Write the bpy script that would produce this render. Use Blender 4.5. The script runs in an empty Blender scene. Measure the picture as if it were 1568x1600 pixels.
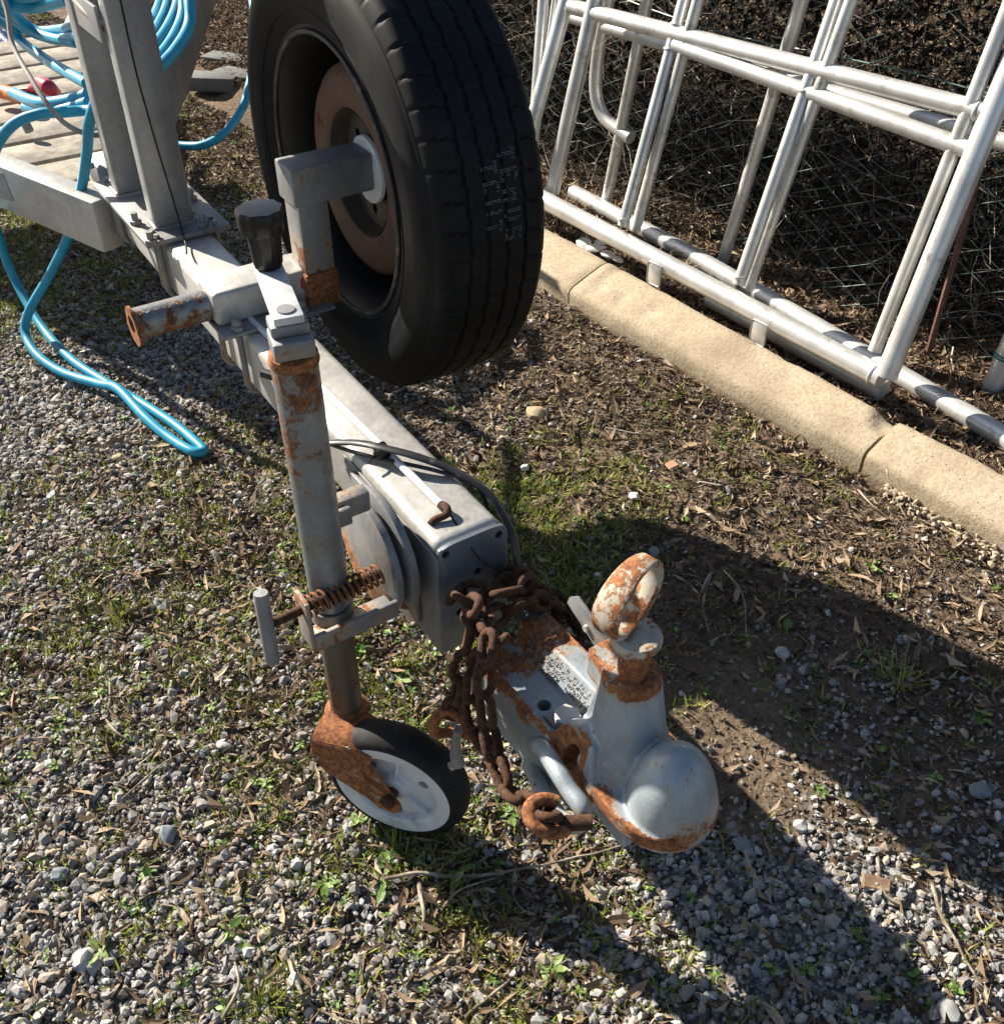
import bpy, bmesh, math, random
import numpy as np
from mathutils import Vector, Matrix, noise as mnoise
random.seed(7); rng = np.random.default_rng(11)
S = bpy.context.scene
R = math.radians
# ------------------------------------------------------------------ camera
CAM_H, PITCH, FPX = 1.30, 39.8, 1570.0
cam = bpy.data.objects.new('camera', bpy.data.cameras.new('camera')); S.collection.objects.link(cam)
cam.location = (0, 0, CAM_H); cam.rotation_euler = (R(90-PITCH), 0, 0)
cam.data.sensor_fit = 'HORIZONTAL'; cam.data.sensor_width = 36; cam.data.lens = 36*FPX/1568
cam.data.clip_start = .02; cam.data.clip_end = 500
S.camera = cam
S.render.resolution_x = 1003; S.render.resolution_y = 1024
# ------------------------------------------------------------------ sky, sun, exposure
SUN_AZ, SUN_EL = 144.0, 32.0
w = bpy.data.worlds.new('World'); S.world = w; w.use_nodes = True
nt = w.node_tree; nt.nodes.clear()
sky = nt.nodes.new('ShaderNodeTexSky'); sky.sky_type = 'NISHITA'; sky.sun_disc = False
sky.sun_elevation = R(SUN_EL); sky.sun_rotation = R(90-SUN_AZ)
bg = nt.nodes.new('ShaderNodeBackground'); bg.inputs[1].default_value = .05
wo = nt.nodes.new('ShaderNodeOutputWorld')
nt.links.new(sky.outputs[0], bg.inputs[0]); nt.links.new(bg.outputs[0], wo.inputs[0])
sl = bpy.data.lights.new('sun', 'SUN'); sl.energy = 5.0; sl.angle = R(.5); sl.color = (1, .915, .79)
sun = bpy.data.objects.new('sun', sl); S.collection.objects.link(sun)
sd = Vector((math.cos(R(SUN_AZ))*math.cos(R(SUN_EL)), math.sin(R(SUN_AZ))*math.cos(R(SUN_EL)), math.sin(R(SUN_EL))))
sun.rotation_euler = sd.to_track_quat('Z', 'Y').to_euler(); sun.location = (-4, 5, 6)
S.view_settings.view_transform = 'Standard'; S.view_settings.look = 'None'
S.view_settings.gamma = 1; S.view_settings.use_curve_mapping = False
S.view_settings.exposure = 1.3
S.render.engine = 'CYCLES'
# ------------------------------------------------------------------ frames of reference
# trailer frame: u runs forward along the drawbar, v across it, w up; kerb frame: s along, n towards the fence
O = Vector((-.042, .973, 0)); AZ = R(33)
V = Vector((math.cos(AZ), math.sin(AZ), 0)); U = Vector((math.sin(AZ), -math.cos(AZ), 0)); TROT = AZ - R(90)
def W(u, v, w=0): return O + U*u + V*v + Vector((0, 0, w))
KP = Vector((.754, 1.687, 0)); KA = R(-51.5)
KD = Vector((math.cos(KA), math.sin(KA), 0)); KN = Vector((-KD.y, KD.x, 0))
def K(s, n, z=0): return KP + KD*s + KN*n + Vector((0, 0, z))
_p = R(PITCH); CF = Vector((0, math.cos(_p), -math.sin(_p))); CU = Vector((0, math.sin(_p), math.cos(_p)))
def ray(x, y): return Vector((1, 0, 0))*((x-784)/FPX) + CU*((800-y)/FPX) + CF
def hit(x, y, P, n):                  # where the sight line meets a real plane (P, n)
    r = ray(x, y); C = Vector((0, 0, CAM_H)); return C + r*((P-C).dot(n)/r.dot(n))
Z = Vector((0, 0, 1))
def G(x, y, z=0): return hit(x, y, Vector((0, 0, z)), Z)
def loc(P): d = P-O; return Vector((d.dot(U), d.dot(V), d.z))
def Lw(x, y, w): return loc(G(x, y, w))
def Lu(x, y, u): return loc(hit(x, y, W(u, 0), U))
def Lv(x, y, v): return loc(hit(x, y, W(0, v), V))
# ------------------------------------------------------------------ material helpers
class NT:
    def __init__(s, name):
        s.m = bpy.data.materials.new(name); s.m.use_nodes = True; s.t = s.m.node_tree; s.t.nodes.clear()
        s.out = s.n('ShaderNodeOutputMaterial'); s.b = s.n('ShaderNodeBsdfPrincipled')
        s.t.links.new(s.b.outputs[0], s.out.inputs[0]); s.tc = s.n('ShaderNodeTexCoord').outputs['Object']
    def n(s, t, **k):
        q = s.t.nodes.new(t)
        for a, b in k.items(): setattr(q, a, b)
        return q
    def set(s, q, i, v):
        if isinstance(v, bpy.types.NodeSocket): s.t.links.new(v, q.inputs[i])
        else:
            if isinstance(v, tuple) and len(v) == 3 and q.inputs[i].type == 'RGBA': v = v+(1,)
            q.inputs[i].default_value = v
    def noise(s, sc, det=6, ro=.6, dist=0, vec=None, color=False):
        q = s.n('ShaderNodeTexNoise'); s.set(q, 'Vector', vec or s.tc); s.set(q, 'Scale', sc); s.set(q, 'Detail', det); s.set(q, 'Roughness', ro); s.set(q, 'Distortion', dist)
        return q.outputs[1 if color else 0]
    def vor(s, sc, feat='F1', out=0, vec=None):
        q = s.n('ShaderNodeTexVoronoi', feature=feat); s.set(q, 'Vector', vec or s.tc); s.set(q, 'Scale', sc); return q.outputs[out]
    def math(s, op, a, b=0, c=0, clamp=False):
        q = s.n('ShaderNodeMath', operation=op, use_clamp=clamp); s.set(q, 0, a); s.set(q, 1, b); s.set(q, 2, c); return q.outputs[0]
    def mix(s, f, a, b, bt='MIX'):
        q = s.n('ShaderNodeMix', data_type='RGBA', blend_type=bt); s.set(q, 0, f)
        for i, v in ((6, a), (7, b)):
            if isinstance(v, tuple): v = v+(1,) if len(v) == 3 else v
            s.set(q, i, v)
        return q.outputs[2]
    def ramp(s, f, *st):
        q = s.n('ShaderNodeValToRGB'); s.set(q, 0, f); e = q.color_ramp.elements
        while len(e) < len(st): e.new(.5)
        for k, (p, c) in enumerate(st): e[k].position = p; e[k].color = (c+(1,)) if isinstance(c, tuple) else (c, c, c, 1)
        return q.outputs[0]
    def step(s, v, a, b):
        q = s.n('ShaderNodeMapRange', interpolation_type='SMOOTHSTEP'); s.set(q, 0, v); s.set(q, 1, a); s.set(q, 2, b); return q.outputs[0]
    def attr(s, name, out=2): q = s.n('ShaderNodeAttribute', attribute_name=name); return q.outputs[out]
    def bump(s, h, st=.3, d=.002):
        q = s.n('ShaderNodeBump'); s.set(q, 'Strength', st); s.set(q, 'Distance', d); s.set(q, 'Height', h); s.set(s.b, 'Normal', q.outputs[0])
    def P(s, **k):
        for a, v in k.items(): s.set(s.b, {'col': 'Base Color', 'ro': 'Roughness', 'me': 'Metallic', 'sp': 'Specular IOR Level', 'tr': 'Transmission Weight', 'sss': 'Subsurface Weight', 'sh': 'Sheen Weight', 'coat': 'Coat Weight'}[a], v)
        return s.m
def mat_metal(name, base, ro=.5, me=.45, rscale=16, bias=0., point=0., stain=(.36, .27, .17), rdark=1.):
    q = NT(name)
    n1 = q.noise(rscale, 8, .68, .3); n2 = q.noise(rscale*6, 6, .7); n3 = q.noise(5, 4, .6)
    v = q.math('ADD', q.attr('rust'), q.math('MULTIPLY_ADD', n1, 2.0, -1.0+bias))
    v = q.math('ADD', v, q.math('MULTIPLY_ADD', n2, .8, -.4))
    if point:
        pt = q.n('ShaderNodeNewGeometry').outputs['Pointiness']
        v = q.math('ADD', v, q.math('MULTIPLY', q.math('SUBTRACT', pt, .5), point))
    pit = q.math('MULTIPLY', q.step(q.math('ADD', q.vor(75), q.math('MULTIPLY', q.noise(160, 3, .6), .22)), .26, .17), q.step(q.noise(14, 4, .6), .50, .60))
    v = q.math('ADD', v, q.math('MULTIPLY', pit, .55))
    mk = q.step(v, .42, .52); st = q.step(v, .12, .48)
    n4 = q.noise(rscale*3.2, 7, .75, .5)
    rc = q.ramp(q.math('MULTIPLY_ADD', n2, .45, q.math('MULTIPLY', n4, .55)), (.36, (.055*rdark, .02*rdark, .010*rdark)), (.46, (.15*rdark, .055*rdark, .022*rdark)), (.55, (.33*rdark, .125*rdark, .04*rdark)), (.68, (.46*rdark, .23*rdark, .09*rdark)))
    b = tuple(base)
    d = tuple(x*.72 for x in base)
    bc = q.mix(q.step(n3, .42, .58), d, b)
    sp = q.vor(140, out=1); sepn = q.n('ShaderNodeSeparateColor'); q.set(sepn, 0, sp)
    bc = q.mix(q.math('MULTIPLY', sepn.outputs[0], .26), bc, tuple(min(x*1.35, 1) for x in base))
    gr = q.step(q.noise(38, 7, .75, .6), .56, .70)
    bc = q.mix(q.math('MULTIPLY', gr, .42), bc, (.15, .14, .13))
    mp_ = q.n('ShaderNodeMapping'); q.set(mp_, 'Vector', q.tc); q.set(mp_, 'Scale', (9., 9., 1.6)); sk_ = q.step(q.noise(6, 6, .7, .4, vec=mp_.outputs[0]), .48, .72)
    bc = q.mix(q.math('MULTIPLY', sk_, .35), bc, tuple(x*.55 for x in base))
    bc = q.mix(q.math('MULTIPLY', q.step(q.noise(11, 5, .6, .8), .55, .75), .45), bc, tuple(min(1, x*1.3) for x in base))
    bc = q.mix(q.math('MULTIPLY', st, .55), bc, stain)
    col = q.mix(mk, bc, rc)
    q.bump(q.math('ADD', q.math('MULTIPLY', mk, q.math('ADD', .6, n2)), q.math('ADD', q.math('MULTIPLY', q.noise(220, 4, .6), .45), q.math('MULTIPLY', q.noise(34, 4, .6), .9))), .5, .0014)
    return q.P(col=col, ro=q.math('MULTIPLY_ADD', mk, .9-ro, q.math('MULTIPLY_ADD', n2, .2, ro-.1)), me=q.math('MULTIPLY', q.math('SUBTRACT', 1, mk), me))
M = {}
M['galv'] = mat_metal('galvanised_steel', (.52, .505, .47), .48, .35, 9, -.05)
M['galv_dull'] = mat_metal('dull_galvanised_steel', (.25, .255, .26), .55, .35, 16, .04)
M['post'] = mat_metal('grey_galvanised_post', (.30, .31, .32), .46, .45, 9, -.10)
M['plate'] = mat_metal('shaded_steel_plate', (.17, .195, .23), .42, .5, 9, -.2)  # end face steel, its shade and sky tint put into the colour
M['cast'] = mat_metal('cast_coupling', (.33, .38, .41), .42, .25, 30, .14, 3.0)
M['painted'] = mat_metal('cream_rusty_paint', (.52, .50, .44), .5, .1, 26, .36, 0)
M['jacktube'] = mat_metal('jack_tube_zinc', (.235, .265, .285), .42, .5, 24, .05, stain=(.20, .145, .09), rdark=.72)
M['rust'] = mat_metal('rust', (.30, .20, .13), .85, .1, 30, .75)
M['darkrust'] = mat_metal('dark_rust', (.1, .05, .035), .62, .2, 40, .8, rdark=.24)
M['white_metal'] = mat_metal('white_painted_steel', (.66, .67, .66), .45, .0, 16, -.1)
def simple(name, col, ro=.5, me=0, vary=.25, sc=30, bump=.15, dirt=None, dsc=12, dlo=.5, dhi=.7, sp=.5, bd=.001):
    q = NT(name); n = q.noise(sc, 6, .65)
    c = q.mix(q.step(n, .3, .7), tuple(x*(1-vary) for x in col), tuple(min(1, x*(1+vary*.6)) for x in col))
    if dirt: c = q.mix(q.step(q.noise(dsc, 7, .7), dlo, dhi), c, dirt)
    if bump: q.bump(n, bump, bd)
    return q.P(col=c, ro=ro, me=me, sp=sp)
M['alu'] = simple('brushed_aluminium', (.70, .70, .68), .36, .55, .22, 9, .05, (.42, .39, .34), 24, .54, .70)
M['alu_grey'] = simple('dull_aluminium', (.6, .6, .59), .45, .5, .12, 14, .05, (.42, .40, .37), 20, .5, .7)
M['rubber'] = simple('tyre_rubber', (.0045, .005, .0065), .62, 0, .3, 60, .15, (.022, .0205, .0185), 11, .52, .80, .22)
M['rubber2'] = simple('small_tyre_rubber', (.013, .013, .014), .7, 0, .3, 50, .2, (.05, .047, .042), 14, .5, .75, .25)
M['black'] = simple('black_plastic', (.008, .008, .009), .32, 0, .2, 40, .05, None, sp=.35)
M['cable'] = simple('black_cable', (.028, .028, .03), .4, 0, .3, 60, .1, (.12, .11, .1), 60, .58, .7)
M['cableside'] = simple('grey_cable', (.30, .28, .25), .7, 0, .3, 60, .1, (.14, .12, .10), 60, .5, .7)
M['whiteplastic'] = simple('white_plastic', (.66, .68, .70), .45, 0, .1, 30, .05, (.38, .36, .33), 18, .52, .75)
M['hose'] = simple('blue_hose', (.012, .27, .43), .42, 0, .15, 30, .05, (.10, .30, .42), 30, .55, .75)
M['navy'] = simple('navy_conduit', (.03, .06, .22), .4, 0, .2, 60, .2)
M['red'] = simple('red_plastic', (.45, .03, .06), .35, 0, .15, 40, .1)
M['orange'] = simple('orange_tape', (.62, .16, .04), .5, 0, .15, 40, .1)
M['board'] = simple('weathered_board', (.31, .275, .225), .9, 0, .4, 26, .5, (.18, .15, .12), 12, .48, .7)
M['twig'] = simple('dry_twig', (.19, .145, .10), .9, 0, .5, 40, .4, (.34, .30, .24), 25, .45, .6)
M['stake'] = simple('rusty_stake', (.13, .06, .045), .8, 0, .4, 40, .4)
M['wire'] = simple('fence_wire', (.12, .185, .16), .45, .35, .4, 12, .0, (.42, .46, .42), 20, .52, .66)
M['plaster'] = simple('white_rubble', (.68, .66, .62), .9, 0, .15, 40, .5)
M['brickshade'] = simple('shaded_grey_brick', (.13, .13, .125), .9, 0, .2, 40, .5)  # grey darkened so the colour carries the shade over the bricks
M['wood'] = simple('bark_chip', (.24, .15, .09), .9, 0, .4, 60, .5, (.38, .28, .19), 30, .5, .6)
M['paintred'] = simple('red_paint_mark', (.5, .02, .03), .6, 0, .1)
M['print'] = simple('pale_print', (.42, .42, .44), .8, 0, .2)
M['groove'] = simple('embossed_zinc', (.33, .30, .26), .6, .2, .5, 200, .4, (.08, .05, .03), 160, .45, .55)
# brighter strand line on rope
def mat_concrete():
    q = NT('kerb_concrete'); n = q.noise(9, 8, .7); f = q.noise(130, 5, .7)
    c = q.ramp(n, (.3, (.32, .255, .175)), (.5, (.42, .345, .245)), (.72, (.50, .43, .32)))
    c = q.mix(q.math('MULTIPLY', q.step(f, .45, .58), .5), c, (.27, .215, .145))
    c = q.mix(q.math('MULTIPLY', q.step(q.vor(170, out=0), .25, .05), .5), c, (.62, .54, .42))
    pit = q.step(q.vor(95), .10, .17)
    sel = q.step(q.noise(60, 2, .5), .50, .56)
    pm = q.math('MULTIPLY', q.math('SUBTRACT', 1, pit), sel)
    c = q.mix(q.math('MULTIPLY', pm, .8), c, (.10, .08, .06))
    st = q.step(q.attr('dirt'), .35, .75); c = q.mix(q.math('MULTIPLY', st, .6), c, (.17, .13, .09))
    q.bump(q.math('SUBTRACT', q.math('ADD', q.math('MULTIPLY', f, .5), n), q.math('MULTIPLY', pm, .8)), .8, .004)
    return q.P(col=c, ro=.92, sp=.2)
M['kerb'] = mat_concrete()
def mat_soil():
    q = NT('soil_ground'); n = q.noise(3.2, 8, .7); f = q.noise(70, 8, .75); g = q.noise(260, 5, .7)
    c = q.ramp(q.math('MULTIPLY_ADD', f, .6, q.math('MULTIPLY', n, .4)), (.34, (.05, .036, .025)), (.5, (.14, .103, .07)), (.66, (.25, .19, .13)))
    mo = q.step(q.math('ADD', q.attr('green'), q.math('MULTIPLY_ADD', f, .8, -.4)), .35, .75)
    c = q.mix(q.math('MULTIPLY', mo, .75), c, q.ramp(g, (.35, (.07, .09, .02)), (.62, (.24, .26, .06))))
    v = q.vor(95, out=1); se = q.n('ShaderNodeSeparateColor'); q.set(se, 0, v)
    gv = q.ramp(se.outputs[0], (.0, (.06, .055, .05)), (.5, (.17, .165, .155)), (1, (.38, .37, .35)))
    c = q.mix(q.step(q.math('ADD', q.attr('gravel'), q.math('MULTIPLY_ADD', se.outputs[1], .7, -.35)), .45, .6), c, gv)
    q.bump(q.math('ADD', q.math('MULTIPLY', f, 1.), q.math('ADD', q.math('MULTIPLY', g, .4), q.math('MULTIPLY', q.vor(95), .8))), .8, .006)
    return q.P(col=c, ro=.95, sp=.15)
M['soil'] = mat_soil()
def mat_rnd(name, stops, ro=.8, sp=.3, back=.0, sc=180, bump=.3):
    q = NT(name); c = q.ramp(q.attr('rnd'), *stops); n = q.noise(sc, 5, .7)
    c = q.mix(q.math('MULTIPLY', q.step(n, .35, .7), .4), c, q.mix(1., c, (.42, .40, .38), 'MULTIPLY'))
    if bump: q.bump(n, bump, .001)
    q.P(col=c, ro=ro, sp=sp)
    if back:
        t = q.n('ShaderNodeBsdfTranslucent'); q.set(t, 0, c); ms = q.n('ShaderNodeMixShader'); q.set(ms, 0, back)
        q.t.links.new(q.b.outputs[0], ms.inputs[1]); q.t.links.new(t.outputs[0], ms.inputs[2]); q.t.links.new(ms.outputs[0], q.out.inputs[0])
    return q.m
M['stones'] = mat_rnd('gravel_stones', ((0, (.11, .09, .07)), (.1, (.20, .195, .20)), (.3, (.28, .278, .27)), (.5, (.37, .355, .325)), (.62, (.41, .345, .27)), (.72, (.21, .165, .125)), (.82, (.32, .305, .285)), (.93, (.46, .45, .43)), (1, (.62, .61, .58))), .85, .25, bump=.5)
M['litter'] = mat_rnd('leaf_litter', ((0, (.055, .035, .022)), (.3, (.13, .085, .055)), (.6, (.25, .175, .11)), (.85, (.38, .28, .18)), (1, (.48, .40, .28))), .8, .25, .12)
M['chips'] = mat_rnd('mulch_chips', ((0, (.035, .024, .017)), (.5, (.095, .065, .045)), (.85, (.19, .14, .10)), (1, (.30, .24, .18))), .9, .2)
M['grass'] = mat_rnd('grass_blades', ((0, (.07, .10, .02)), (.4, (.22, .28, .04)), (.8, (.40, .42, .09)), (1, (.36, .33, .15))), .6, .3, .35, bump=0)
M['weed'] = mat_rnd('weed_leaves', ((0, (.05, .12, .025)), (.5, (.17, .29, .06)), (1, (.34, .44, .14))), .5, .4, .3)
M['brush'] = mat_rnd('dead_brush', ((0, (.02, .016, .014)), (.45, (.07, .052, .042)), (.75, (.20, .16, .13)), (1, (.46, .41, .35))), .85, .25)
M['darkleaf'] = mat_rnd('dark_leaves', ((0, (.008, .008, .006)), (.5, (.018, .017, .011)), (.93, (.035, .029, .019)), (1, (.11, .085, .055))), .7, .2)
# ------------------------------------------------------------------ mesh helpers
def frame_of(d):
    d = Vector(d).normalized(); a = Z if abs(d.z) < .9 else Vector((1, 0, 0)); x = a.cross(d).normalized(); return x, d.cross(x), d
def bx(bm, a, b, bev=0, seg=2, mat=None):
    a, b = Vector(a), Vector(b); lo = Vector(map(min, a, b)); hi = Vector(map(max, a, b))
    vs = [bm.verts.new((x, y, z)) for x in (lo.x, hi.x) for y in (lo.y, hi.y) for z in (lo.z, hi.z)]
    fs = [bm.faces.new([vs[i] for i in f]) for f in ((0, 1, 3, 2), (4, 6, 7, 5), (0, 4, 5, 1), (2, 3, 7, 6), (0, 2, 6, 4), (1, 5, 7, 3))]
    if mat is not None:
        for v in vs: v.co = mat @ v.co
    if bev:
        es = {e for f in fs for e in f.edges}; bmesh.ops.bevel(bm, geom=list(es), offset=bev, segments=seg, affect='EDGES', profile=.5)
    return bm
def tube(bm, pts, r, seg=10, closed=False, cap=True, sx=1., up=None):
    pts = [Vector(p) for p in pts]; n = len(pts); rs = r if isinstance(r, (list, tuple)) else [r]*n
    rings = []; px = None
    for i, p in enumerate(pts):
        if closed: d = pts[(i+1) % n]-pts[i-1]
        else: d = pts[min(i+1, n-1)]-pts[max(i-1, 0)]
        d.normalize()
        if px is None: px = (up.cross(d).normalized() if up else frame_of(d)[0])
        px = (px-d*px.dot(d)).normalized(); py = d.cross(px)
        rings.append([bm.verts.new(p+(px*math.cos(t)*sx+py*math.sin(t))*rs[i]) for t in (2*math.pi*k/seg for k in range(seg))])
    m = n if closed else n-1
    for i in range(m):
        a, b = rings[i], rings[(i+1) % n]
        off = 0
        if closed and i == n-1:
            off = min(range(seg), key=lambda o: (a[0].co-b[o].co).length)
        for k in range(seg): bm.faces.new((a[k], a[(k+1) % seg], b[(k+1+off) % seg], b[(k+off) % seg]))
    if cap and not closed: bm.faces.new(rings[0][::-1]); bm.faces.new(rings[-1])
    return bm
def cyl(bm, a, b, r, seg=20, r2=None): return tube(bm, [a, b], [r, r2 if r2 is not None else r], seg)
def lathe(bm, prof, c, ax, seg=48, closed=False):      # prof: (radius, offset along axis)
    x, y, d = frame_of(ax); c = Vector(c); rings = []
    for r, o in prof: rings.append([bm.verts.new(c+d*o+(x*math.cos(t)+y*math.sin(t))*max(r, 1e-5)) for t in (2*math.pi*k/seg for k in range(seg))])
    n = len(rings)
    for i in range(n if closed else n-1):
        a, b = rings[i], rings[(i+1) % n]
        for k in range(seg): bm.faces.new((a[k], a[(k+1) % seg], b[(k+1) % seg], b[k]))
    return bm
def prism(bm, pts, off, bev=0):
    off = Vector(off); a = [bm.verts.new(p) for p in pts]; b = [bm.verts.new(Vector(p)+off) for p in pts]; n = len(a)
    fs = [bm.faces.new(a[::-1]), bm.faces.new(b)]+[bm.faces.new((a[i], a[(i+1) % n], b[(i+1) % n], b[i])) for i in range(n)]
    if bev: bmesh.ops.bevel(bm, geom=list({e for f in fs for e in f.edges}), offset=bev, segments=2, affect='EDGES', profile=.5)
    return bm
def hexb(bm, c, ax, r, h):
    x, y, d = frame_of(ax); c = Vector(c); pts = [c+(x*math.cos(k*math.pi/3)+y*math.sin(k*math.pi/3))*r for k in range(6)]
    return prism(bm, pts, d*h, r*.1)
def spline(ps, n=8, closed=False):
    ps = [Vector(p) for p in ps]; m = len(ps); out = []
    for i in range(m if closed else m-1):
        g = (lambda k: ps[k % m]) if closed else (lambda k: ps[max(0, min(m-1, k))])
        p0, p1, p2, p3 = g(i-1), g(i), g(i+1), g(i+2)
        for j in range(n):
            t = j/n; out.append(.5*((2*p1)+(p2-p0)*t+(2*p0-5*p1+4*p2-p3)*t*t+(3*p1-p0-3*p2+p3)*t**3))
    if not closed: out.append(ps[-1])
    return out
def BM(): return bmesh.new()
def setattr_f(me, name, vals):
    a = me.attributes.new(name, 'FLOAT', 'POINT'); a.data.foreach_set('value', np.asarray(vals, dtype=np.float32))
CURBASE = {}
def obj(name, bm, m, parent=None, base=None, smooth=35, rust=0., kind=None):
    """bm holds coordinates of the parent's frame (u, v, w or world); base is subtracted so the Empty sits at the thing's base"""
    bmesh.ops.recalc_face_normals(bm, faces=bm.faces[:])
    me = bpy.data.meshes.new(name); bm.to_mesh(me); bm.free()
    return fin(name, me, m, parent, base, smooth, rust, kind)
def fin(name, me, m, parent=None, base=None, smooth=35, rust=0., kind=None):
    if rust is not None:
        if callable(rust): setattr_f(me, 'rust', [rust(v.co) for v in me.vertices])
        elif rust: setattr_f(me, 'rust', [rust]*len(me.vertices))
    b = base if base is not None else (CURBASE.get(parent.name) if parent else None)
    if b is not None: me.transform(Matrix.Translation(-Vector(b)))
    me.materials.append(M[m] if isinstance(m, str) else m)
    if smooth:
        me.polygons.foreach_set('use_smooth', [True]*len(me.polygons)); me.set_sharp_from_angle(angle=R(smooth))
    o = bpy.data.objects.new(name, me); S.collection.objects.link(o)
    if parent: o.parent = parent; 
    if parent and parent.name in CURBASE: CURBASE[o.name] = CURBASE[parent.name]
    if kind: o['kind'] = kind
    return o
def tag(o, label, cat, group=None, kind=None):
    o['label'] = label; o['category'] = cat
    if group: o['group'] = group
    if kind: o['kind'] = kind
    return o
def thing(name, label, cat, base, group=None, frame='T'):
    o = bpy.data.objects.new(name, None); S.collection.objects.link(o); o.empty_display_size = .05
    base = Vector(base)
    if frame == 'T': o.location = W(*base); o.rotation_euler = (0, 0, TROT)
    else: o.location = base
    CURBASE[o.name] = base; tag(o, label, cat, group); return o
def fn(c, s=1, o=0): return mnoise.noise(Vector(c)*s+Vector((o, o, o)))
def boolcut(o, cut_bm):
    me = bpy.data.meshes.new('cut'); bmesh.ops.recalc_face_normals(cut_bm, faces=cut_bm.faces[:]); cut_bm.to_mesh(me); cut_bm.free()
    b = CURBASE.get(o.name)
    if b is not None: me.transform(Matrix.Translation(-Vector(b)))
    c = bpy.data.objects.new('cut', me); S.collection.objects.link(c); c.parent = o.parent
    md = o.modifiers.new('b', 'BOOLEAN'); md.object = c; md.operation = 'DIFFERENCE'; md.solver = 'EXACT'
    apply(o); bpy.data.objects.remove(c)
    return o
def apply(o):
    bpy.context.view_layer.update(); dg = bpy.context.evaluated_depsgraph_get()
    me = bpy.data.meshes.new_from_object(o.evaluated_get(dg)); o.modifiers.clear(); o.data = me; return o

# ================================================================== GROUND
def pix(P):                       # P (N,3) -> photo pixels, used only to keep the litter inside the part of the place in view
    v = P-np.array([0, 0, CAM_H]); zc = v@np.array(CF); return 784+FPX*v[:, 0]/zc, 800-FPX*(v@np.array(CU))/zc
KDn, KNn, KPn = np.array(KD), np.array(KN), np.array(KP)
def sn(x, y): q = np.stack([x-KP.x, y-KP.y, np.zeros_like(x)], -1); return q@KDn, q@KNn
def wav(x, y):
    return (.006*np.sin(x*3.1+1.3)*np.cos(y*2.7)+.004*np.sin(x*9.3+y*5.1)+.003*np.cos(y*13.7-x*7.9)+.0016*np.sin(x*31+y*17)*np.cos(y*27-x*11)
            +.0014*np.sin(x*57+3)*np.sin(y*63+x*21))
def hgt(x, y):
    s, n = sn(x, y); t = np.clip((n-.07)/.08, 0, 1); t = t*t*(3-2*t)
    near = np.clip(1-np.hypot(x+.14, y-.81)/.12, 0, 1)
    return wav(x, y)*(1-.5*near)+t*.052+np.clip((n-.5)/.5, 0, 1)*.05-.006*near
def graded(a, b, step, far, g=1.22):
    c = list(np.arange(a, b, step)); d = step
    while c[-1] < far: d *= g; c.append(c[-1]+d)
    d = step
    while c[0] > -far: d *= g; c.insert(0, c[0]-d)
    return np.array(c)
# what covers the ground where: photo-guided survey points  x, y, gravel, litter, green, chips
SURV = [(30,1400,1,.35,.25,.2),(250,1200,.9,.5,.5,.3),(400,1450,.9,.4,.4,.3),(600,1500,.8,.5,.4,.3),(250,1000,.7,.75,.8,.5),(60,850,.85,.5,.5,.4),(300,870,.55,1,.6,.7),
 (100,650,1,.25,.15,.2),(300,570,1,.2,.1,.2),(60,450,.7,.5,.8,.3),(200,440,.8,.4,.6,.3),(30,330,.7,.5,.9,.3),(400,750,.7,.9,.5,.6),(650,1050,.5,.8,.9,.5),(600,990,.4,1,.8,.7),
 (400,1090,.6,.95,.6,.6),(450,1250,.7,.8,.5,.5),(690,660,.3,.5,.2,.8),(750,640,.35,.5,.1,.7),(850,560,.15,.55,.1,1),(960,570,.12,.65,.1,1),(840,790,.05,.4,1,.4),(950,770,.06,.5,.55,.5),
 (1050,650,.08,.6,.2,.9),(1200,700,.1,.7,.35,.6),(1180,800,.1,.6,.12,.7),(1350,850,.1,.8,.12,.9),(1500,950,.1,.5,.1,.8),(870,870,.05,.3,.9,.2),(1100,900,.06,.5,.2,.6),(1300,930,.08,.5,.12,.8),
 (1150,1100,.04,.1,.15,.2),(1300,1080,.3,.2,.2,.3),(1450,1150,.22,.2,.15,.6),(1180,1230,.1,.05,.05,.3),(1400,1270,.28,.1,.1,.4),(1100,1400,1,.2,.4,.1),(1300,1400,1,.15,.2,.1),
 (1540,1330,.5,.3,.1,.5),(1500,1560,.85,.5,.3,.3),(900,1550,.7,.8,.6,.4),(700,1400,.35,1,.8,.8),(850,1370,.4,1,.7,.7),(1000,1500,.85,.5,.5,.3),(350,250,.1,.8,.15,1),(350,150,.1,.7,.2,1),(340,30,.1,.9,0,1),
 (100,100,.6,.5,.4,.3),(700,1330,.3,.6,.9,.5),(550,1350,.7,.7,.6,.5),(820,1250,.8,.4,.5,.3),(600,700,.3,.5,.2,.8)]
SV = np.array(SURV); SW = np.array([tuple(G(a, b))[:2] for a, b in SV[:, :2]])
def cover(x, y):
    dx = x[:, None]-SW[:, 0]; dy = y[:, None]-SW[:, 1]
    wgt = 1/(dx*dx+dy*dy+.0015)**1.8; c = (wgt@SV[:, 2:])/wgt.sum(1)[:, None]
    s, n = sn(x, y); b = np.clip((n-.05)/.06, 0, 1)[:, None]
    return c*(1-b)+np.array([.03, 1.0, .03, 1.])*b
def clump(x, y, k=1.):
    return .5+.25*(np.sin(x*k*21+y*k*9+1)+np.sin(y*k*27-x*k*13+2))*1.
xs = graded(-2.7, 2.4, .025, 45); ys = graded(.1, 5.6, .025, 45)
gx, gy = np.meshgrid(xs, ys); gz = np.where((abs(gx) < 6) & (abs(gy) < 9), hgt(gx, gy), .0+hgt(gx*0+3, gy*0+3)*0)
fx, fy = gx.ravel(), gy.ravel()
vv = np.stack([fx, fy, gz.ravel()], -1)
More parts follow.
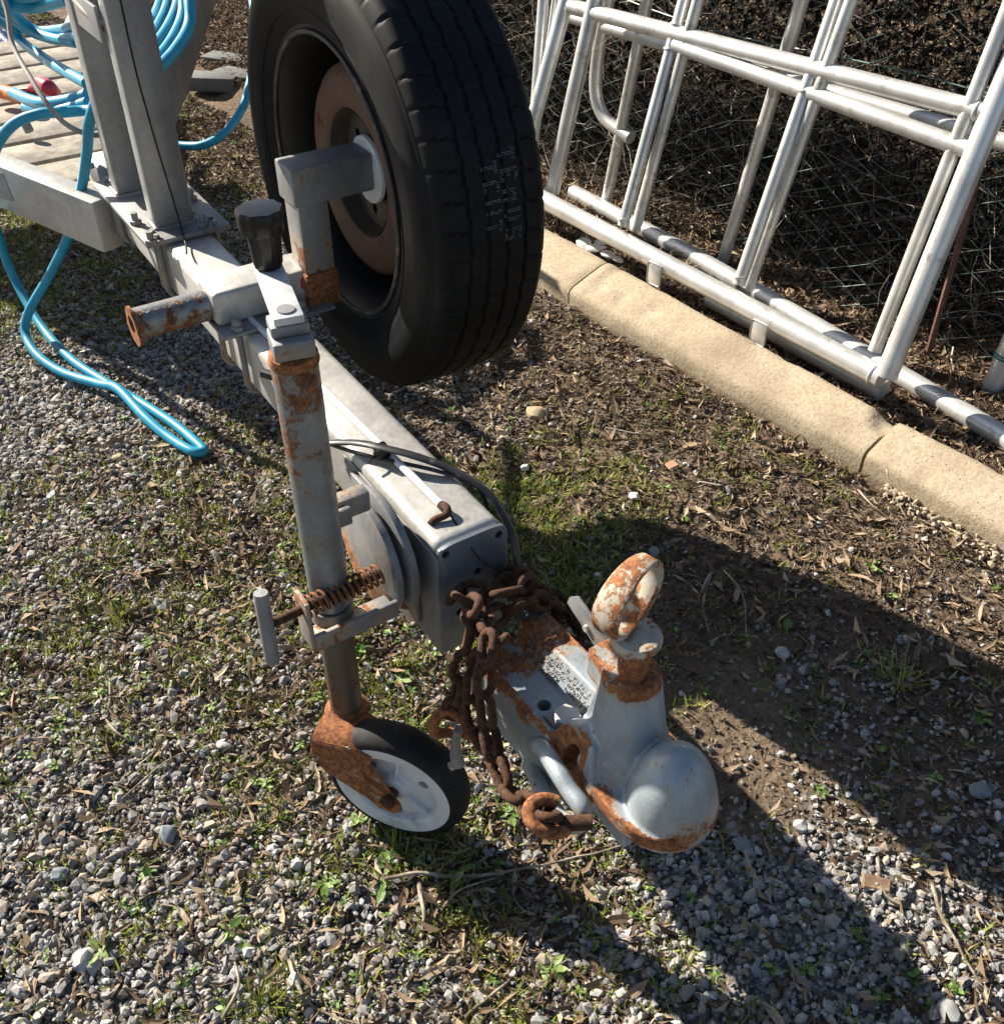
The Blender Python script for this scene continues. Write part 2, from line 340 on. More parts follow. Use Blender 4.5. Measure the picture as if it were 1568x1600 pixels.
nx, ny = len(xs), len(ys); idx = np.arange(nx*ny).reshape(ny, nx)
ff = np.stack([idx[:-1, :-1], idx[:-1, 1:], idx[1:, 1:], idx[1:, :-1]], -1).reshape(-1, 4)
def npmesh(name, verts, faces, m, rnd=None, smooth=False, attrs=None):
    me = bpy.data.meshes.new(name); me.vertices.add(len(verts)); me.vertices.foreach_set('co', np.ascontiguousarray(verts, dtype=np.float32).ravel())
    k = faces.shape[1]; me.loops.add(faces.size); me.loops.foreach_set('vertex_index', np.ascontiguousarray(faces, dtype=np.int32).ravel())
    me.polygons.add(len(faces)); me.polygons.foreach_set('loop_start', np.arange(0, faces.size, k, dtype=np.int32))
    me.update(calc_edges=True)
    if rnd is not None: setattr_f(me, 'rnd', rnd)
    for a, b in (attrs or {}).items(): setattr_f(me, a, b)
    me.polygons.foreach_set('use_smooth', [bool(smooth)]*len(me.polygons))
    me.materials.append(M[m]); o = bpy.data.objects.new(name, me); S.collection.objects.link(o); return o
cv = np.zeros((len(fx), 4)); mk = (abs(fx) < 4) & (abs(fy) < 8); cv[mk] = np.concatenate([cover(a, b) for a, b in zip(np.array_split(fx[mk], 12), np.array_split(fy[mk], 12))])
cv[~mk] = (.5, .5, .2, .5)
g = npmesh('ground', vv, ff, 'soil', smooth=True, attrs={'gravel': cv[:, 0]*.9, 'green': cv[:, 2]*.62*np.where(mk, clump(fx, fy), .5)}); g['kind'] = 'structure'
# -------- scatter machinery
def rotm(N, flat=None, yaw=None):
    """random rotations; flat = max tilt from lying flat"""
    yaw = rng.uniform(0, 2*np.pi, N) if yaw is None else yaw
    if flat is None:
        q = rng.normal(size=(N, 4)); q /= np.linalg.norm(q, axis=1)[:, None]; a, b, c, d = q.T
        return np.stack([np.stack([1-2*(c*c+d*d), 2*(b*c-a*d), 2*(b*d+a*c)], -1), np.stack([2*(b*c+a*d), 1-2*(b*b+d*d), 2*(c*d-a*b)], -1), np.stack([2*(b*d-a*c), 2*(c*d+a*b), 1-2*(b*b+c*c)], -1)], 1)
    tx = rng.uniform(-1, 1, N)*flat; ty = rng.uniform(-1, 1, N)*flat
    cx, sx_, cy, sy, cz, sz = np.cos(tx), np.sin(tx), np.cos(ty), np.sin(ty), np.cos(yaw), np.sin(yaw); o = np.zeros(N); l = np.ones(N)
    Rx = np.stack([np.stack([l, o, o], -1), np.stack([o, cx, -sx_], -1), np.stack([o, sx_, cx], -1)], 1)
    Ry = np.stack([np.stack([cy, o, sy], -1), np.stack([o, l, o], -1), np.stack([-sy, o, cy], -1)], 1)
    Rz = np.stack([np.stack([cz, -sz, o], -1), np.stack([sz, cz, o], -1), np.stack([o, o, l], -1)], 1)
    return Rz@Ry@Rx
def inst(base, faces, pos, rot, scl, jit=0., bend=0.):
    N = len(pos); v = np.repeat(base[None], N, 0)*1.
    if jit: v *= 1+rng.uniform(-jit, jit, (N, len(base), 1))
    v *= scl[:, None, :] if scl.ndim == 2 else scl[:, None, None]
    if bend:
        k = rng.uniform(-bend, bend, N)[:, None]; L = scl[:, 0][:, None] if scl.ndim == 2 else scl[:, None]
        v[..., 2] += k*(v[..., 0]**2)/L; k2 = rng.uniform(-bend, bend, N)[:, None]; v[..., 1] += k2*.6*(v[..., 0]**2)/L
    v = np.einsum('nij,nkj->nki', rot, v)+pos[:, None, :]
    f = faces[None]+(np.arange(N)*len(base))[:, None, None]
    return v.reshape(-1, 3), f.reshape(-1, faces.shape[1])
ph = (1+5**.5)/2
ICO = np.array([(-1, ph, 0), (1, ph, 0), (-1, -ph, 0), (1, -ph, 0), (0, -1, ph), (0, 1, ph), (0, -1, -ph), (0, 1, -ph), (ph, 0, -1), (ph, 0, 1), (-ph, 0, -1), (-ph, 0, 1)])/math.hypot(1, ph)
ICF = np.array([(0, 11, 5), (0, 5, 1), (0, 1, 7), (0, 7, 10), (0, 10, 11), (1, 5, 9), (5, 11, 4), (11, 10, 2), (10, 7, 6), (7, 1, 8), (3, 9, 4), (3, 4, 2), (3, 2, 6), (3, 6, 8), (3, 8, 9), (4, 9, 5), (2, 4, 11), (6, 2, 10), (8, 6, 7), (9, 8, 1)])
OCT = np.array([(1, 0, 0), (-1, 0, 0), (0, 1, 0), (0, -1, 0), (0, 0, 1), (0, 0, -1)], float); OCF = np.array([(0, 2, 4), (2, 1, 4), (1, 3, 4), (3, 0, 4), (2, 0, 5), (1, 2, 5), (3, 1, 5), (0, 3, 5)])
LEAF = np.array([(-1, 0, 0), (-.35, -.22, .03), (-.35, 0, -.02), (-.35, .22, .03), (.3, -.2, .03), (.3, 0, -.02), (.3, .2, .03), (1, 0, 0)]); LEF = np.array([(0, 1, 2), (0, 2, 3), (1, 4, 2), (2, 4, 5), (2, 5, 6), (2, 6, 3), (4, 7, 5), (5, 7, 6)])
LF4 = np.array([(-1, 0, 0), (0, -.24, .04), (0, 0, -.02), (0, .24, .04), (1, 0, 0)]); LE4 = np.array([(0, 1, 2), (0, 2, 3), (1, 4, 2), (2, 4, 3)])
TET = np.array([(1, 0, 0), (-.8, .6, .2), (-.8, -.6, .2), (-.1, 0, 1)]); TEF = np.array([(0, 1, 2), (0, 3, 1), (1, 3, 2), (2, 3, 0)])
CHP = np.array([(-1, 0, .1), (0, -1, .8), (1, .1, .1), (.1, 1, .5)]); CHF = np.array([(0, 1, 2), (0, 2, 3)])
BLD = np.array([(0, -.5, 0), (0, .5, 0), (.55, -.36, 0), (.55, .36, 0), (1, 0, 0)]); BLF = np.array([(0, 1, 3), (0, 3, 2), (2, 3, 4)])
def area_pts(dens, reg=(-2.9, 2.4, .25, 5.6), mx=110, ymax=None):
    N = int(dens*(reg[1]-reg[0])*(reg[3]-reg[2])); x = rng.uniform(reg[0], reg[1], N); y = rng.uniform(reg[2], reg[3], N)
    X, Y = pix(np.stack([x, y, x*0], -1)); k = (X > -mx) & (X < 1568+mx) & (Y > -mx) & (Y < 1600+mx); return x[k], y[k]
def kerbfree(x, y, lo=-.012, hi=.128): s, n = sn(x, y); return (n < lo) | (n > hi)
def scatter(name, m, dens, key, base, faces, sfun, flat=None, jit=0, bend=0, lift=0., label='', cat='', thr=None, rcol=None, extra=None, yaw=None, pw=1.):
    x, y = area_pts(dens); c = cover(x, y)[:, key]; c = np.clip(c, 0, 1)**pw
    if thr: c = c*thr(x, y)
    k = (rng.uniform(size=len(x)) < c) & kerbfree(x, y)
    if extra: k &= extra(x, y)
    x, y, c = x[k], y[k], c[k]; N = len(x); sc = sfun(N, c); z = hgt(x, y)
    pos = np.stack([x, y, z+(lift(N, sc) if callable(lift) else lift)], -1); rt = rotm(N, flat); r = rng.uniform(size=N) if rcol is None else rcol(N)
    if base is ICO:                       # small and far stones are cut simpler than the large near ones
        b_ = (sc[:, 1] > .0037) & (y < 2.0); v, f = inst(ICO, ICF, pos[b_], rt[b_], sc[b_], jit, bend); v2, f2 = inst(OCT, OCF, pos[~b_], rt[~b_], sc[~b_]*1.15, .25, 0)
        f = np.concatenate([f, f2+len(v)]); v = np.concatenate([v, v2]); rr = np.concatenate([np.repeat(r[b_], 12), np.repeat(r[~b_], 6)])
    else:
        v, f = inst(base, faces, pos, rt, sc, jit, bend); rr = np.repeat(r, len(base))
    o = npmesh(name, v, f, m, rr); tag(o, label, cat, kind='stuff'); return o
def st_sc(N, c):
    r = np.clip(np.exp(rng.normal(math.log(.0036), .42, N)), .0016, .0100)*(.75+.3*c); return np.stack([r*rng.uniform(.9, 1.55, N), r*rng.uniform(.75, 1.15, N), r*rng.uniform(.5, .85, N)], -1)
scatter('gravel', 'stones', 25000, 0, ICO, ICF, st_sc, .8, .30, 0, lambda N, s: s[:, 2]*.45+rng.uniform(0, .004, N), 'grey crushed gravel spread over the yard under the drawbar', 'gravel', pw=1.15)
scatter('gravel_fines', 'stones', 5500, 3, TET, TEF, lambda N, c: np.clip(np.exp(rng.normal(math.log(.0026), .3, N)), .001, .0045)[:, None]*rng.uniform(.6, 1.3, (N, 3)), None, .2, 0, .0005, 'fine grit and tiny stones mixed into the brown soil', 'grit', rcol=lambda N: rng.uniform(.1, .8, N))
def lf_sc(N, c): L = .007+.022*rng.uniform(0, 1, N)**2; return np.stack([L, L*rng.uniform(.5, 1.1, N), L*rng.uniform(.8, 1.6, N)], -1)
scatter('dry_leaves', 'litter', 2700, 1, LEAF, LEF, lf_sc, .45, .1, .5, lambda N, s: .004+rng.uniform(0, .006, N), 'dry tan and brown leaves fallen among the gravel', 'leaf litter', extra=lambda x, y: sn(x, y)[1] < .1, pw=1.5)
scatter('leaf_litter', 'litter', 6500, 1, LF4, LE4, lf_sc, .7, .15, .7, lambda N, s: .004+rng.uniform(0, .016, N), 'thick bed of dead leaves between the kerb and the wire fence', 'leaf litter', extra=lambda x, y: sn(x, y)[1] > .1, rcol=lambda N: rng.uniform(0, .95, N)**1.15)
scatter('mulch_chips', 'chips', 19000, 3, CHP, CHF, lambda N, c: np.stack([rng.uniform(.002, .0085, N), rng.uniform(.0010, .0026, N), rng.uniform(.0008, .0022, N)], -1), .5, .25, .35, lambda N, s: .001+rng.uniform(0, .004, N), 'dark brown bark mulch and chaff on the bare soil', 'mulch', pw=1.2)
scatter('bark_shreds', 'litter', 8500, 1, CHP, CHF, lambda N, c: np.stack([rng.uniform(.005, .019, N), rng.uniform(.0007, .0016, N), rng.uniform(.0008, .0014, N)], -1), .35, .2, .6, lambda N, s: .003+rng.uniform(0, .007, N), 'thin straw and bark shreds lying over the gravel', 'straw')
# grass: tufts of blades
def blades(name, dens, m, label, cat, per=10, L=(.010, .028), wd=(.0009, .0018), spread=.010, key=2, pw=1.6, minc=.0, ext=None):
    x, y = area_pts(dens); c = cover(x, y)[:, key]**pw*np.clip(clump(x, y, 1.3)*1.5, 0, 1.2); k = (rng.uniform(size=len(x)) < c) & kerbfree(x, y)
    if ext: x = np.concatenate([x[k], ext[0]]); y = np.concatenate([y[k], ext[1]])
    else: x, y = x[k], y[k]
    x = np.repeat(x, per)+rng.normal(0, spread, len(x)*per); y = np.repeat(y, per)+rng.normal(0, spread, len(y)*per); N = len(x)
    k = kerbfree(x, y); x, y = x[k], y[k]; N = len(x)
    yaw = rng.uniform(0, 2*np.pi, N); el = rng.uniform(.15, 1.35, N)
    d = np.stack([np.cos(yaw)*np.cos(el), np.sin(yaw)*np.cos(el), np.sin(el)], -1); sd_ = np.stack([-np.sin(yaw), np.cos(yaw), 0*yaw], -1); up = np.cross(d, sd_)
    rot = np.stack([d, sd_, up], -1); sc = np.stack([rng.uniform(*L, N), rng.uniform(*wd, N)*2, rng.uniform(.01, .02, N)], -1)
    v, f = inst(BLD, BLF, np.stack([x, y, hgt(x, y)+.001], -1), rot, sc, 0, 0)
    o = npmesh(name, v, f, m, np.repeat(np.clip(rng.normal(.5, .25, N), 0, 1), 5)); return tag(o, label, cat, kind='stuff')
blades('grass', 3800, 'grass', 'short yellow green grass and moss sprouting through the gravel', 'grass')
# low broad-leaved weeds
def weeds():
    x, y = area_pts(420); c = cover(x, y)[:, 2]**1.3; k = (rng.uniform(size=len(x)) < c) & kerbfree(x, y) & (sn(x, y)[1] < 0); x, y = x[k], y[k]
    ex = [G(*p) for p in ((560, 1015), (625, 1060), (610, 1350), (600, 1395), (720, 1370), (230, 1360), (800, 1275), (860, 1515), (600, 1290), (1225, 975), (1530, 1125), (510, 1390), (560, 1290), (1360, 890), (160, 1490), (360, 1460))]
    x = np.concatenate([x, [p.x for p in ex]]); y = np.concatenate([y, [p.y for p in ex]])
    per = 7; n0 = len(x); big = np.repeat(np.concatenate([rng.uniform(.5, .9, n0-len(ex)), np.full(len(ex), 1.5)]), per); ang = (np.arange(n0*per) % per)*2*np.pi/per+rng.uniform(-.4, .4, n0*per)
    x, y = np.repeat(x, per), np.repeat(y, per); rad = rng.uniform(.004, .010, n0*per)*big; N = len(x)
    L = rng.uniform(.005, .009, N)*big; pos = np.stack([x+np.cos(ang)*rad, y+np.sin(ang)*rad, hgt(x, y)+rng.uniform(.004, .012, N)], -1)
    v, f = inst(LEAF*np.array([1, 2.1, 1.]), LEF, pos, rotm(N, .35, ang), np.stack([L, L, L], -1), .05, .3)
    return tag(npmesh('weeds', v, f, 'weed', np.repeat(rng.uniform(size=N), 8)), 'small round leaved green weeds dotted over the gravel', 'weeds', kind='stuff')
weeds()
def tuft(px, n, L, label, nm='grass_tuft', spread=.03, dry=0.):
    p = G(*px); N = n; yaw = rng.uniform(0, 2*np.pi, N); el = rng.uniform(.25, 1.4, N)
    x = p.x+rng.normal(0, spread*.4, N)+np.cos(yaw)*spread*.3; y = p.y+rng.normal(0, spread*.4, N)+np.sin(yaw)*spread*.3
    d = np.stack([np.cos(yaw)*np.cos(el), np.sin(yaw)*np.cos(el), np.sin(el)], -1); s_ = np.stack([-np.sin(yaw), np.cos(yaw), 0*yaw], -1)
    sc = np.stack([rng.uniform(.5, 1.1, N)*L, rng.uniform(.0015, .0034, N), rng.uniform(.01, .02, N)], -1)
    v, f = inst(BLD, BLF, np.stack([x, y, hgt(x, y)], -1), np.stack([d, s_, np.cross(d, s_)], -1), sc)
    v -= np.array([p.x, p.y, 0]); o = npmesh(nm, v, f, 'grass', np.repeat(np.clip(rng.normal(.35+dry, .2, N), 0, 1), 5)); o.location = (p.x, p.y, 0); tag(o, label, 'grass tuft')
tuft((420, 1570), 170, .036, 'dense green grass tuft at the bottom edge left of centre', spread=.04)
tuft((620, 1330), 60, .05, 'loose green grass tuft under the jockey wheel')
tuft((345, 620), 26, .035, 'tiny grass tuft in the shade below the clamp', spread=.012)
tuft((1405, 1060), 50, .055, 'sparse wiry grass tuft on dark soil right of the coupling', dry=.3)
tuft((190, 965), 60, .03, 'low grass tuft left of the jack crank', spread=.02, dry=.1)
# ================================================================== KERB
def kerb_block(s0, s1, label, seed, chips=()):
    prof = [(.0, -.04), (.0, .040), (.003, .052), (.012, .060), (.084, .0905), (.092, .092), (.104, .091), (.110, .086), (.112, .074), (.112, -.04)]
    pp = [];
    for a, b in zip(prof[:-1], prof[1:]):
        m = max(1, int(math.hypot(b[0]-a[0], b[1]-a[1])/.012))
        for j in range(m): pp.append((a[0]+(b[0]-a[0])*j/m, a[1]+(b[1]-a[1])*j/m))
    pp.append(prof[-1]); bm = BM(); ns = max(2, int((s1-s0)/.014)); rings = []
    for i in range(ns+1):
        s = s0+(s1-s0)*i/ns; r = []; e = min(i, ns-i)
        wide = 1+max(0, -s)*.32
        for n, z in pp:
            q = Vector((s, n*wide, z)); nz = fn((s*7, n*20, z*20), 1, seed); nf = fn((s*50, n*50, z*50), 1, seed)
            top = z > 0
            if .045 < z and fn((s*16, n*14, 3.3), 1, seed) > .42: q.z -= .0035; q.y += .001
            q.y += (nz*.0022+nf*.0010)*(1 if top else 0); q.z += (nz*.0018+nf*.0008)*(1 if top else 0)
            if e < 1 and z > .05: q.z -= .002
            for (cs, cn, cr, dz) in chips:
                dd = math.hypot(s-cs, (n-cn)); 
                if dd < cr and z > .03: q.z -= dz*(1-dd/cr)**.5
            r.append(bm.verts.new(K(*q)))
        rings.append(r)
    for a, b in zip(rings[:-1], rings[1:]):
        for k in range(len(pp)-1): bm.faces.new((a[k], a[k+1], b[k+1], b[k]))
    bm.faces.new(rings[0]); bm.faces.new(rings[-1][::-1])
    c = K((s0+s1)/2, .055); o = obj('kerb_stone', bm, 'kerb', None, c, 50, None); o.location = c
    d = [max(0, 1-abs(v.co.z+0.0)/.03)*.9 if v.co.z < .03 else (.28+.55*fn(v.co, 6, seed)) for v in o.data.vertices]; setattr_f(o.data, 'dirt', d)
    return tag(o, label, 'kerb stone', 'kerb stones in front of the leaning frames')
kerb_block(-1.75, -.93, 'sandy concrete kerb stone running out of sight behind the spare tyre', 1)
kerb_block(-.925, -.002, 'long sandy kerb stone with a yellow paint splash and a broken corner', 2, ((-.012, .095, .040, .022),))
kerb_block(.005, 1.3, 'sandy kerb stone nearest the right edge, past the open joint', 3)
# broken concrete fringe at the foot of the last stone
bm = BM()
for i in range(330):
    s = random.uniform(.07, .75); n = -abs(random.gauss(0, .028))-.002+.0; r = random.uniform(.003, .008)
    p = K(s, n*(.4+s*2.2), .004+random.uniform(0, .012)); m = Matrix.Translation(p) @ Matrix.Rotation(random.uniform(0, 6), 4, Vector((random.random(), random.random(), 1)).normalized()) @ Matrix.Diagonal((r*1.3, r, r*.7, 1))
    q_ = bmesh.ops.create_icosphere(bm, subdivisions=1, radius=1)['verts']
    for v_ in q_: v_.co = m @ (v_.co*random.uniform(.7, 1.25))
tag(obj('concrete_rubble', bm, 'kerb', None, None, 0, None), 'crumbled concrete haunching along the foot of the right kerb stone', 'rubble', kind='stuff')
def splash(name, c, r, m, label, cat, zoff=.0012, seed=0, asp=1.):
    bm = BM(); pts = []
    for k in range(26):
        t = 2*math.pi*k/26; rr = r*(1+.45*fn((math.cos(t)*2, math.sin(t)*2, seed)))
        pts.append(bm.verts.new(Vector(c)+KD*math.cos(t)*rr*asp+(KN*.78+Z*.62).normalized()*math.sin(t)*rr))
    bm.faces.new(pts); o = obj(name, bm, m, None, None, 0, None); return tag(o, label, cat)
M['yellow'] = simple('yellow_paint', (.60, .45, .10), .8, 0, .25, 60, .1, (.44, .36, .22), 60, .45, .55)
# ================================================================== FENCE AND BRUSH
def lab(o, l): o['label'] = l; return o
fence = thing('chain_link_fence', 'sagging green grey chain link fence with dead brush pressed against it', 'fence', K(-.5, .52, .04), frame='W')
bm = BM(); FP = .056
for k in range(-56, 24):
    s0 = k*FP; pts = []
    for j in range(46):
        z = .03+j*FP*.5; sag = .018*math.sin(s0*3.1+z*2)+.012*math.sin(s0*7+z*5)
        sg = 1 if (j+k) % 2 else -1
        pts.append(K(s0+sg*FP*.5+.010*math.sin(z*4+s0*2), .50+sag+.0025*sg, z))
    tube(bm, pts, .0016, 3, cap=False)
obj('wire_mesh', bm, 'wire', fence, None, 30, None)
bm = BM(); tube(bm, [K(-3.2+i*.2, .50+.018*math.sin((-3.2+i*.2)*3.1+1), .62+.012*math.sin(i)) for i in range(24)], .0018, 4); obj('line_wire', bm, 'wire', fence, None, 30, None)
p0 = G(1548, 612, .05); bm = BM(); cyl(bm, p0, p0+Vector((.16, .12, 1.6)), .024, 24); po = obj('fence_post', bm, 'alu_grey', fence, None, 35, None)
bm = BM()
for dz in (.085, .092): lathe(bm, [(.0262+.0018*math.cos(t), .0018*math.sin(t)) for t in (0, 1.57, 3.14, 4.71)], p0+Vector((.16, .12, 1.6))*(dz/1.6), (.1, .075, 1), 24, True)
M['tie'] = simple('green_tie', (.03, .20, .14), .5, 0, .2); obj('wire_tie', bm, 'tie', po, None, 35, None)
def stake(a, b, za, label):
    pa = G(*a, za); pb = hit(*b, pa, KN); dirv = (pb-pa); pb = pa+dirv*2.2; bm = BM(); tube(bm, [pa-dirv*.1, (pa+pb)/2+Vector((.003, 0, 0)), pb], .0075, 6, up=KD)
    o = obj('metal_stake', bm, 'stake', None, pa, 30, None); o.location = pa; tag(o, label, 'stake', 'rusty stakes by the fence')
stake((937, 232), (990, 90), .05, 'thin rusty stake behind the curved tube at the left end of the frames')
stake((1447, 560), (1505, 350), .05, 'thin rusty stake right of the thick end upright of the frames')
# brush: twigs and dark leaves tangled behind (and through) the fence
def brush():
    N = 22000; s = rng.uniform(-3.2, 1.25, N); n = .485+np.abs(rng.normal(0, .20, N)); z = rng.uniform(.03, 1.45, N)**1.0
    P0 = KPn+np.outer(s, KDn)+np.outer(n, KNn); P0[:, 2] = z
    d = rng.normal(size=(N, 3)); d[:, 2] = np.abs(d[:, 2])*.6+.1; d /= np.linalg.norm(d, axis=1)[:, None]
    L = .03+.19*rng.uniform(0, 1, N)**2; r = rng.uniform(.0006, .0019, N); a = rng.normal(size=(N, 3)); px = np.cross(d, a); px /= np.linalg.norm(px, axis=1)[:, None]; py = np.cross(d, px)
    V_ = []; 
    for j, t in enumerate((0, .33, .66, 1.)):
        c = P0+d*(L*t)[:, None]+px*(L*.45*t*t)[:, None]+py*(L*.22*(t*t*t-t*.6))[:, None]
        if j == 0: base = c
        for k in range(3): V_.append(c+(px*math.cos(k*2.094)+py*math.sin(k*2.094))*(r*(1-.6*t))[:, None])
    V_ = np.stack(V_, 1); f = []
    for j in range(3):
        for k in range(3): f.append((j*3+k, j*3+(k+1) % 3, j*3+3+(k+1) % 3, j*3+3+k))
    f = np.array(f); F = f[None]+(np.arange(N)*12)[:, None, None]
    o = npmesh('brush_twigs', V_.reshape(-1, 3), F.reshape(-1, 4), 'brush', np.repeat(rng.uniform(size=N)**1.3, 12)); tag(o, 'tangle of dead grey twigs behind the chain link fence', 'dead brush', kind='stuff')
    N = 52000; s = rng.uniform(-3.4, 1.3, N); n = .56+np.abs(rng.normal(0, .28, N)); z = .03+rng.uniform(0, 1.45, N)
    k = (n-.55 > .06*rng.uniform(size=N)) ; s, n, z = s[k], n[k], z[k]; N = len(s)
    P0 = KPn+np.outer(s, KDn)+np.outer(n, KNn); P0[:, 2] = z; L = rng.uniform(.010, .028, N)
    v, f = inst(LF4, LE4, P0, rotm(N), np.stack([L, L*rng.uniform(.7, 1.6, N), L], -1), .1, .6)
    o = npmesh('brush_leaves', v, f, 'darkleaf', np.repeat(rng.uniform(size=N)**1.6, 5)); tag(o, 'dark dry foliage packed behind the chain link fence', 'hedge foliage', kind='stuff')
brush()
# ================================================================== ALUMINIUM FRAMES
def lean(n0, z0, n1, z1): a = K(0, n0, z0); L = (K(0, n1, z1)-a).normalized(); return a, KD.cross(L)
PA, PB, PC = lean(.155, .15, .315, .64), lean(.20, .07, .305, .60), lean(.43, .05, .425, .6)
def on(pl, *p): return [hit(x, y, *pl) for x, y in p]
def ext(a, b, zt):
    d = b-a; return a+d*((zt-a.z)/d.z)
def rod(name, par, pts, r, m='alu', seg=20): bm = BM(); tube(bm, pts, r, seg); return obj(name, bm, m, par, None, 40, None)
def weld(par, c, ax, r):
    bm = BM(); lathe(bm, [(r+.002*math.sin(t), .0035*math.cos(t)) for t in np.linspace(0, 2*math.pi, 7)[:-1]], c, ax, 20, True); return obj('weld_bead', bm, 'alu_grey', par, None, 60, None)
fa = thing('aluminium_frame', 'front aluminium ladder frame leaning on the fence, its thick end upright at right', 'metal frame', K(-.6, .155, .05), 'aluminium frames leaning against the fence', 'W')
bl, br = on(PA, (800, 286), (1378, 591)); ml, mr = on(PA, (892, 10), (1548, 178))
rod('rail', fa, [bl, br], .0245); rod('rail', fa, [ml, mr], .0195)
ea, eb = on(PA, (1384, 588), (1547, 184)); rod('upright', fa, [ea, ext(ea, eb, 1.35)], .0235)
la, lb = on(PA, (806, 288), (884, 2)); rod('upright', fa, [la, ext(la, lb, 1.35)], .021)
for a, b in (((973, 353), (1068, 0)), ((1154, 444), (1307, 0))):
    a, b = on(PA, a, b); rod('upright', fa, [a, ext(a, b, 1.35)], .0150); weld(fa, a+Z*.018, b-a, .0155)
    t = (ml.z-a.z)/(b.z-a.z); c = a+(b-a)*t; weld(fa, c+(b-a).normalized()*.028, b-a, .0165); weld(fa, c-(b-a).normalized()*.028, b-a, .0165)
weld(fa, mr-(mr-ml).normalized()*.026, mr-ml, .0200); weld(fa, br-(br-bl).normalized()*.02, br-bl, .0250)
for p in ((1022, 425), (1185, 517)):
    c = hit(*p, K(0, .128, 0), KN); bm = BM(); m = Matrix.Translation(c) @ Matrix.Rotation(KA, 4, 'Z'); bx(bm, (-.023, -.0025, -.034), (.023, .0025, .024), .006, 2, m); obj('foot_plate', bm, 'alu', fa, None, 40, None)
fb = thing('aluminium_frame', 'second aluminium ladder frame close behind the front one, grey bottom rail in its shade', 'metal frame', K(-.6, .2, .05), 'aluminium frames leaning against the fence', 'W')
b1, b2 = on(PB, (1110, 465), (1380, 611)); rod('rail', fb, [b1, b2], .0245, 'alu_grey'); r1, r2 = on(PB, (1055, 70), (1518, 235)); rod('rail', fb, [r1, r2], .018, 'alu_grey')
for a, b, r in (((992, 360), (1090, 0), .0145), ((1168, 449), (1330, 0), .0145), ((1366, 548), (1502, 200), .0150), ((862, 300), (908, 95), .021), ((838, 150), (849, 0), .016), ((846, 150), (866, 0), .008)):
    a, b = on(PB, a, b); rod('upright', fb, [ext(b, a, .12) if r < .02 and a.z > .3 else a, ext(a, b, 1.3)], r, 'alu')
fc = thing('aluminium_frame', 'rearmost aluminium frame against the wire, its bottom rail running on along the leaf bed', 'metal frame', K(-.6, .38, .05), 'aluminium frames leaning against the fence', 'W')
rod('rail', fc, [G(x, y, .075) for x, y in ((895, 300), (1080, 398), (1400, 583), (1568, 683), (1700, 765))], .023)
q = on(PC, (880, 22), (1050, 67), (1225, 115), (1531, 210), (1640, 243)); rod('rail', fc, [q[0], q[-1]], .0175)
for a, b in (((1125, 420), (1225, 90)), ((944, 329), (996, 72))):
    a, b = on(PC, a, b); rod('upright', fc, [a, ext(a, b, 1.35)], .0165)
q = on(PC, (962, -60), (948, 10), (936, 70), (930, 130), (935, 165), (950, 190), (985, 215)); rod('curved_tube', fc, spline(q, 6), .0185)
# small loose things on this side
def chunk(name, px, z, r, m, label, cat, group=None, squash=.6, sub=2, seed=0, el=1.):
    c = G(*px, z); bm = BM(); bmesh.ops.create_icosphere(bm, subdivisions=sub, radius=1)
    for v in bm.verts: v.co *= 1+.35*fn(v.co, 1.3, seed)+.12*fn(v.co, 4, seed); v.co = Vector((v.co.x*r*el, v.co.y*r, v.co.z*r*squash))
    bmesh.ops.rotate(bm, verts=bm.verts, matrix=Matrix.Rotation(seed*1.7, 3, 'Z')); o = obj(name, bm, m, None, None, 30, None); o.location = c; return tag(o, label, cat, group)
for i, (px, r) in enumerate((((912, 380), .022), ((930, 388), .02), ((950, 397), .018), ((940, 378), .016), ((965, 405), .013))):
    chunk('plaster_chunk', px, .09, r, 'plaster', ('largest', 'second', 'flat', 'small', 'smallest')[i]+' white plaster lump in the row on the kerb behind the spare tyre', 'rubble', 'white plaster lumps on the kerb', .45, 2, i+1, 1.5)
M['yst'] = simple('ochre_stone', (.40, .31, .19), .85, 0, .2, 60, .5); M['bst'] = simple('blue_grey_stone', (.19, .22, .235), .85, 0, .2, 60, .5); M['wst'] = simple('white_stone', (.60, .58, .55), .8, 0, .15, 60, .5); M['lst'] = simple('light_grey_stone', (.36, .36, .35), .85, 0, .2, 60, .5)
for i, (px, r, m, l) in enumerate((((838, 647), .022, 'yst', 'ochre stone with a flat top on the soil right of the tyre shadow'), ((1022, 862), .010, 'bst', 'blue grey stone above the coupling handle shadow'), ((350, 1165), .011, 'wst', 'pale stone left of the jockey wheel fork'),
     ((262, 1303), .012, 'bst', 'dark blue round stone resting on green weeds'), ((185, 716), .013, 'yst', 'yellowish stone left of the blue hose end'), ((1222, 1020), .011, 'lst', 'light grey stone at the edge of the large shadow'),
     ((1048, 1305), .012, 'wst', 'white stone just below the coupling nose'), ((1160, 1320), .012, 'bst', 'blue grey stone in the shade right of the coupling nose'), ((1250, 1290), .010, 'lst', 'pale stone in the shade near the right of the coupling'),
     ((990, 775), .010, 'wst', 'small white stone on the mossy soil by the twigs'), ((820, 730), .009, 'wst', 'small white stone beside the drawbar shadow'), ((1530, 1235), .014, 'bst', 'wedge shaped blue stone near the right edge'), ((1480, 1580), .014, 'lst', 'light stone in the bottom right corner'),
     ((92, 1365), .010, 'bst', 'round dark stone at the lower left'), ((130, 1500), .014, 'lst', 'chunky grey stone near the bottom left corner'))):
    chunk('stone', px, .008, r, m, l, 'stone', 'larger stones among the gravel', .7, 2, i+11, 1.2)
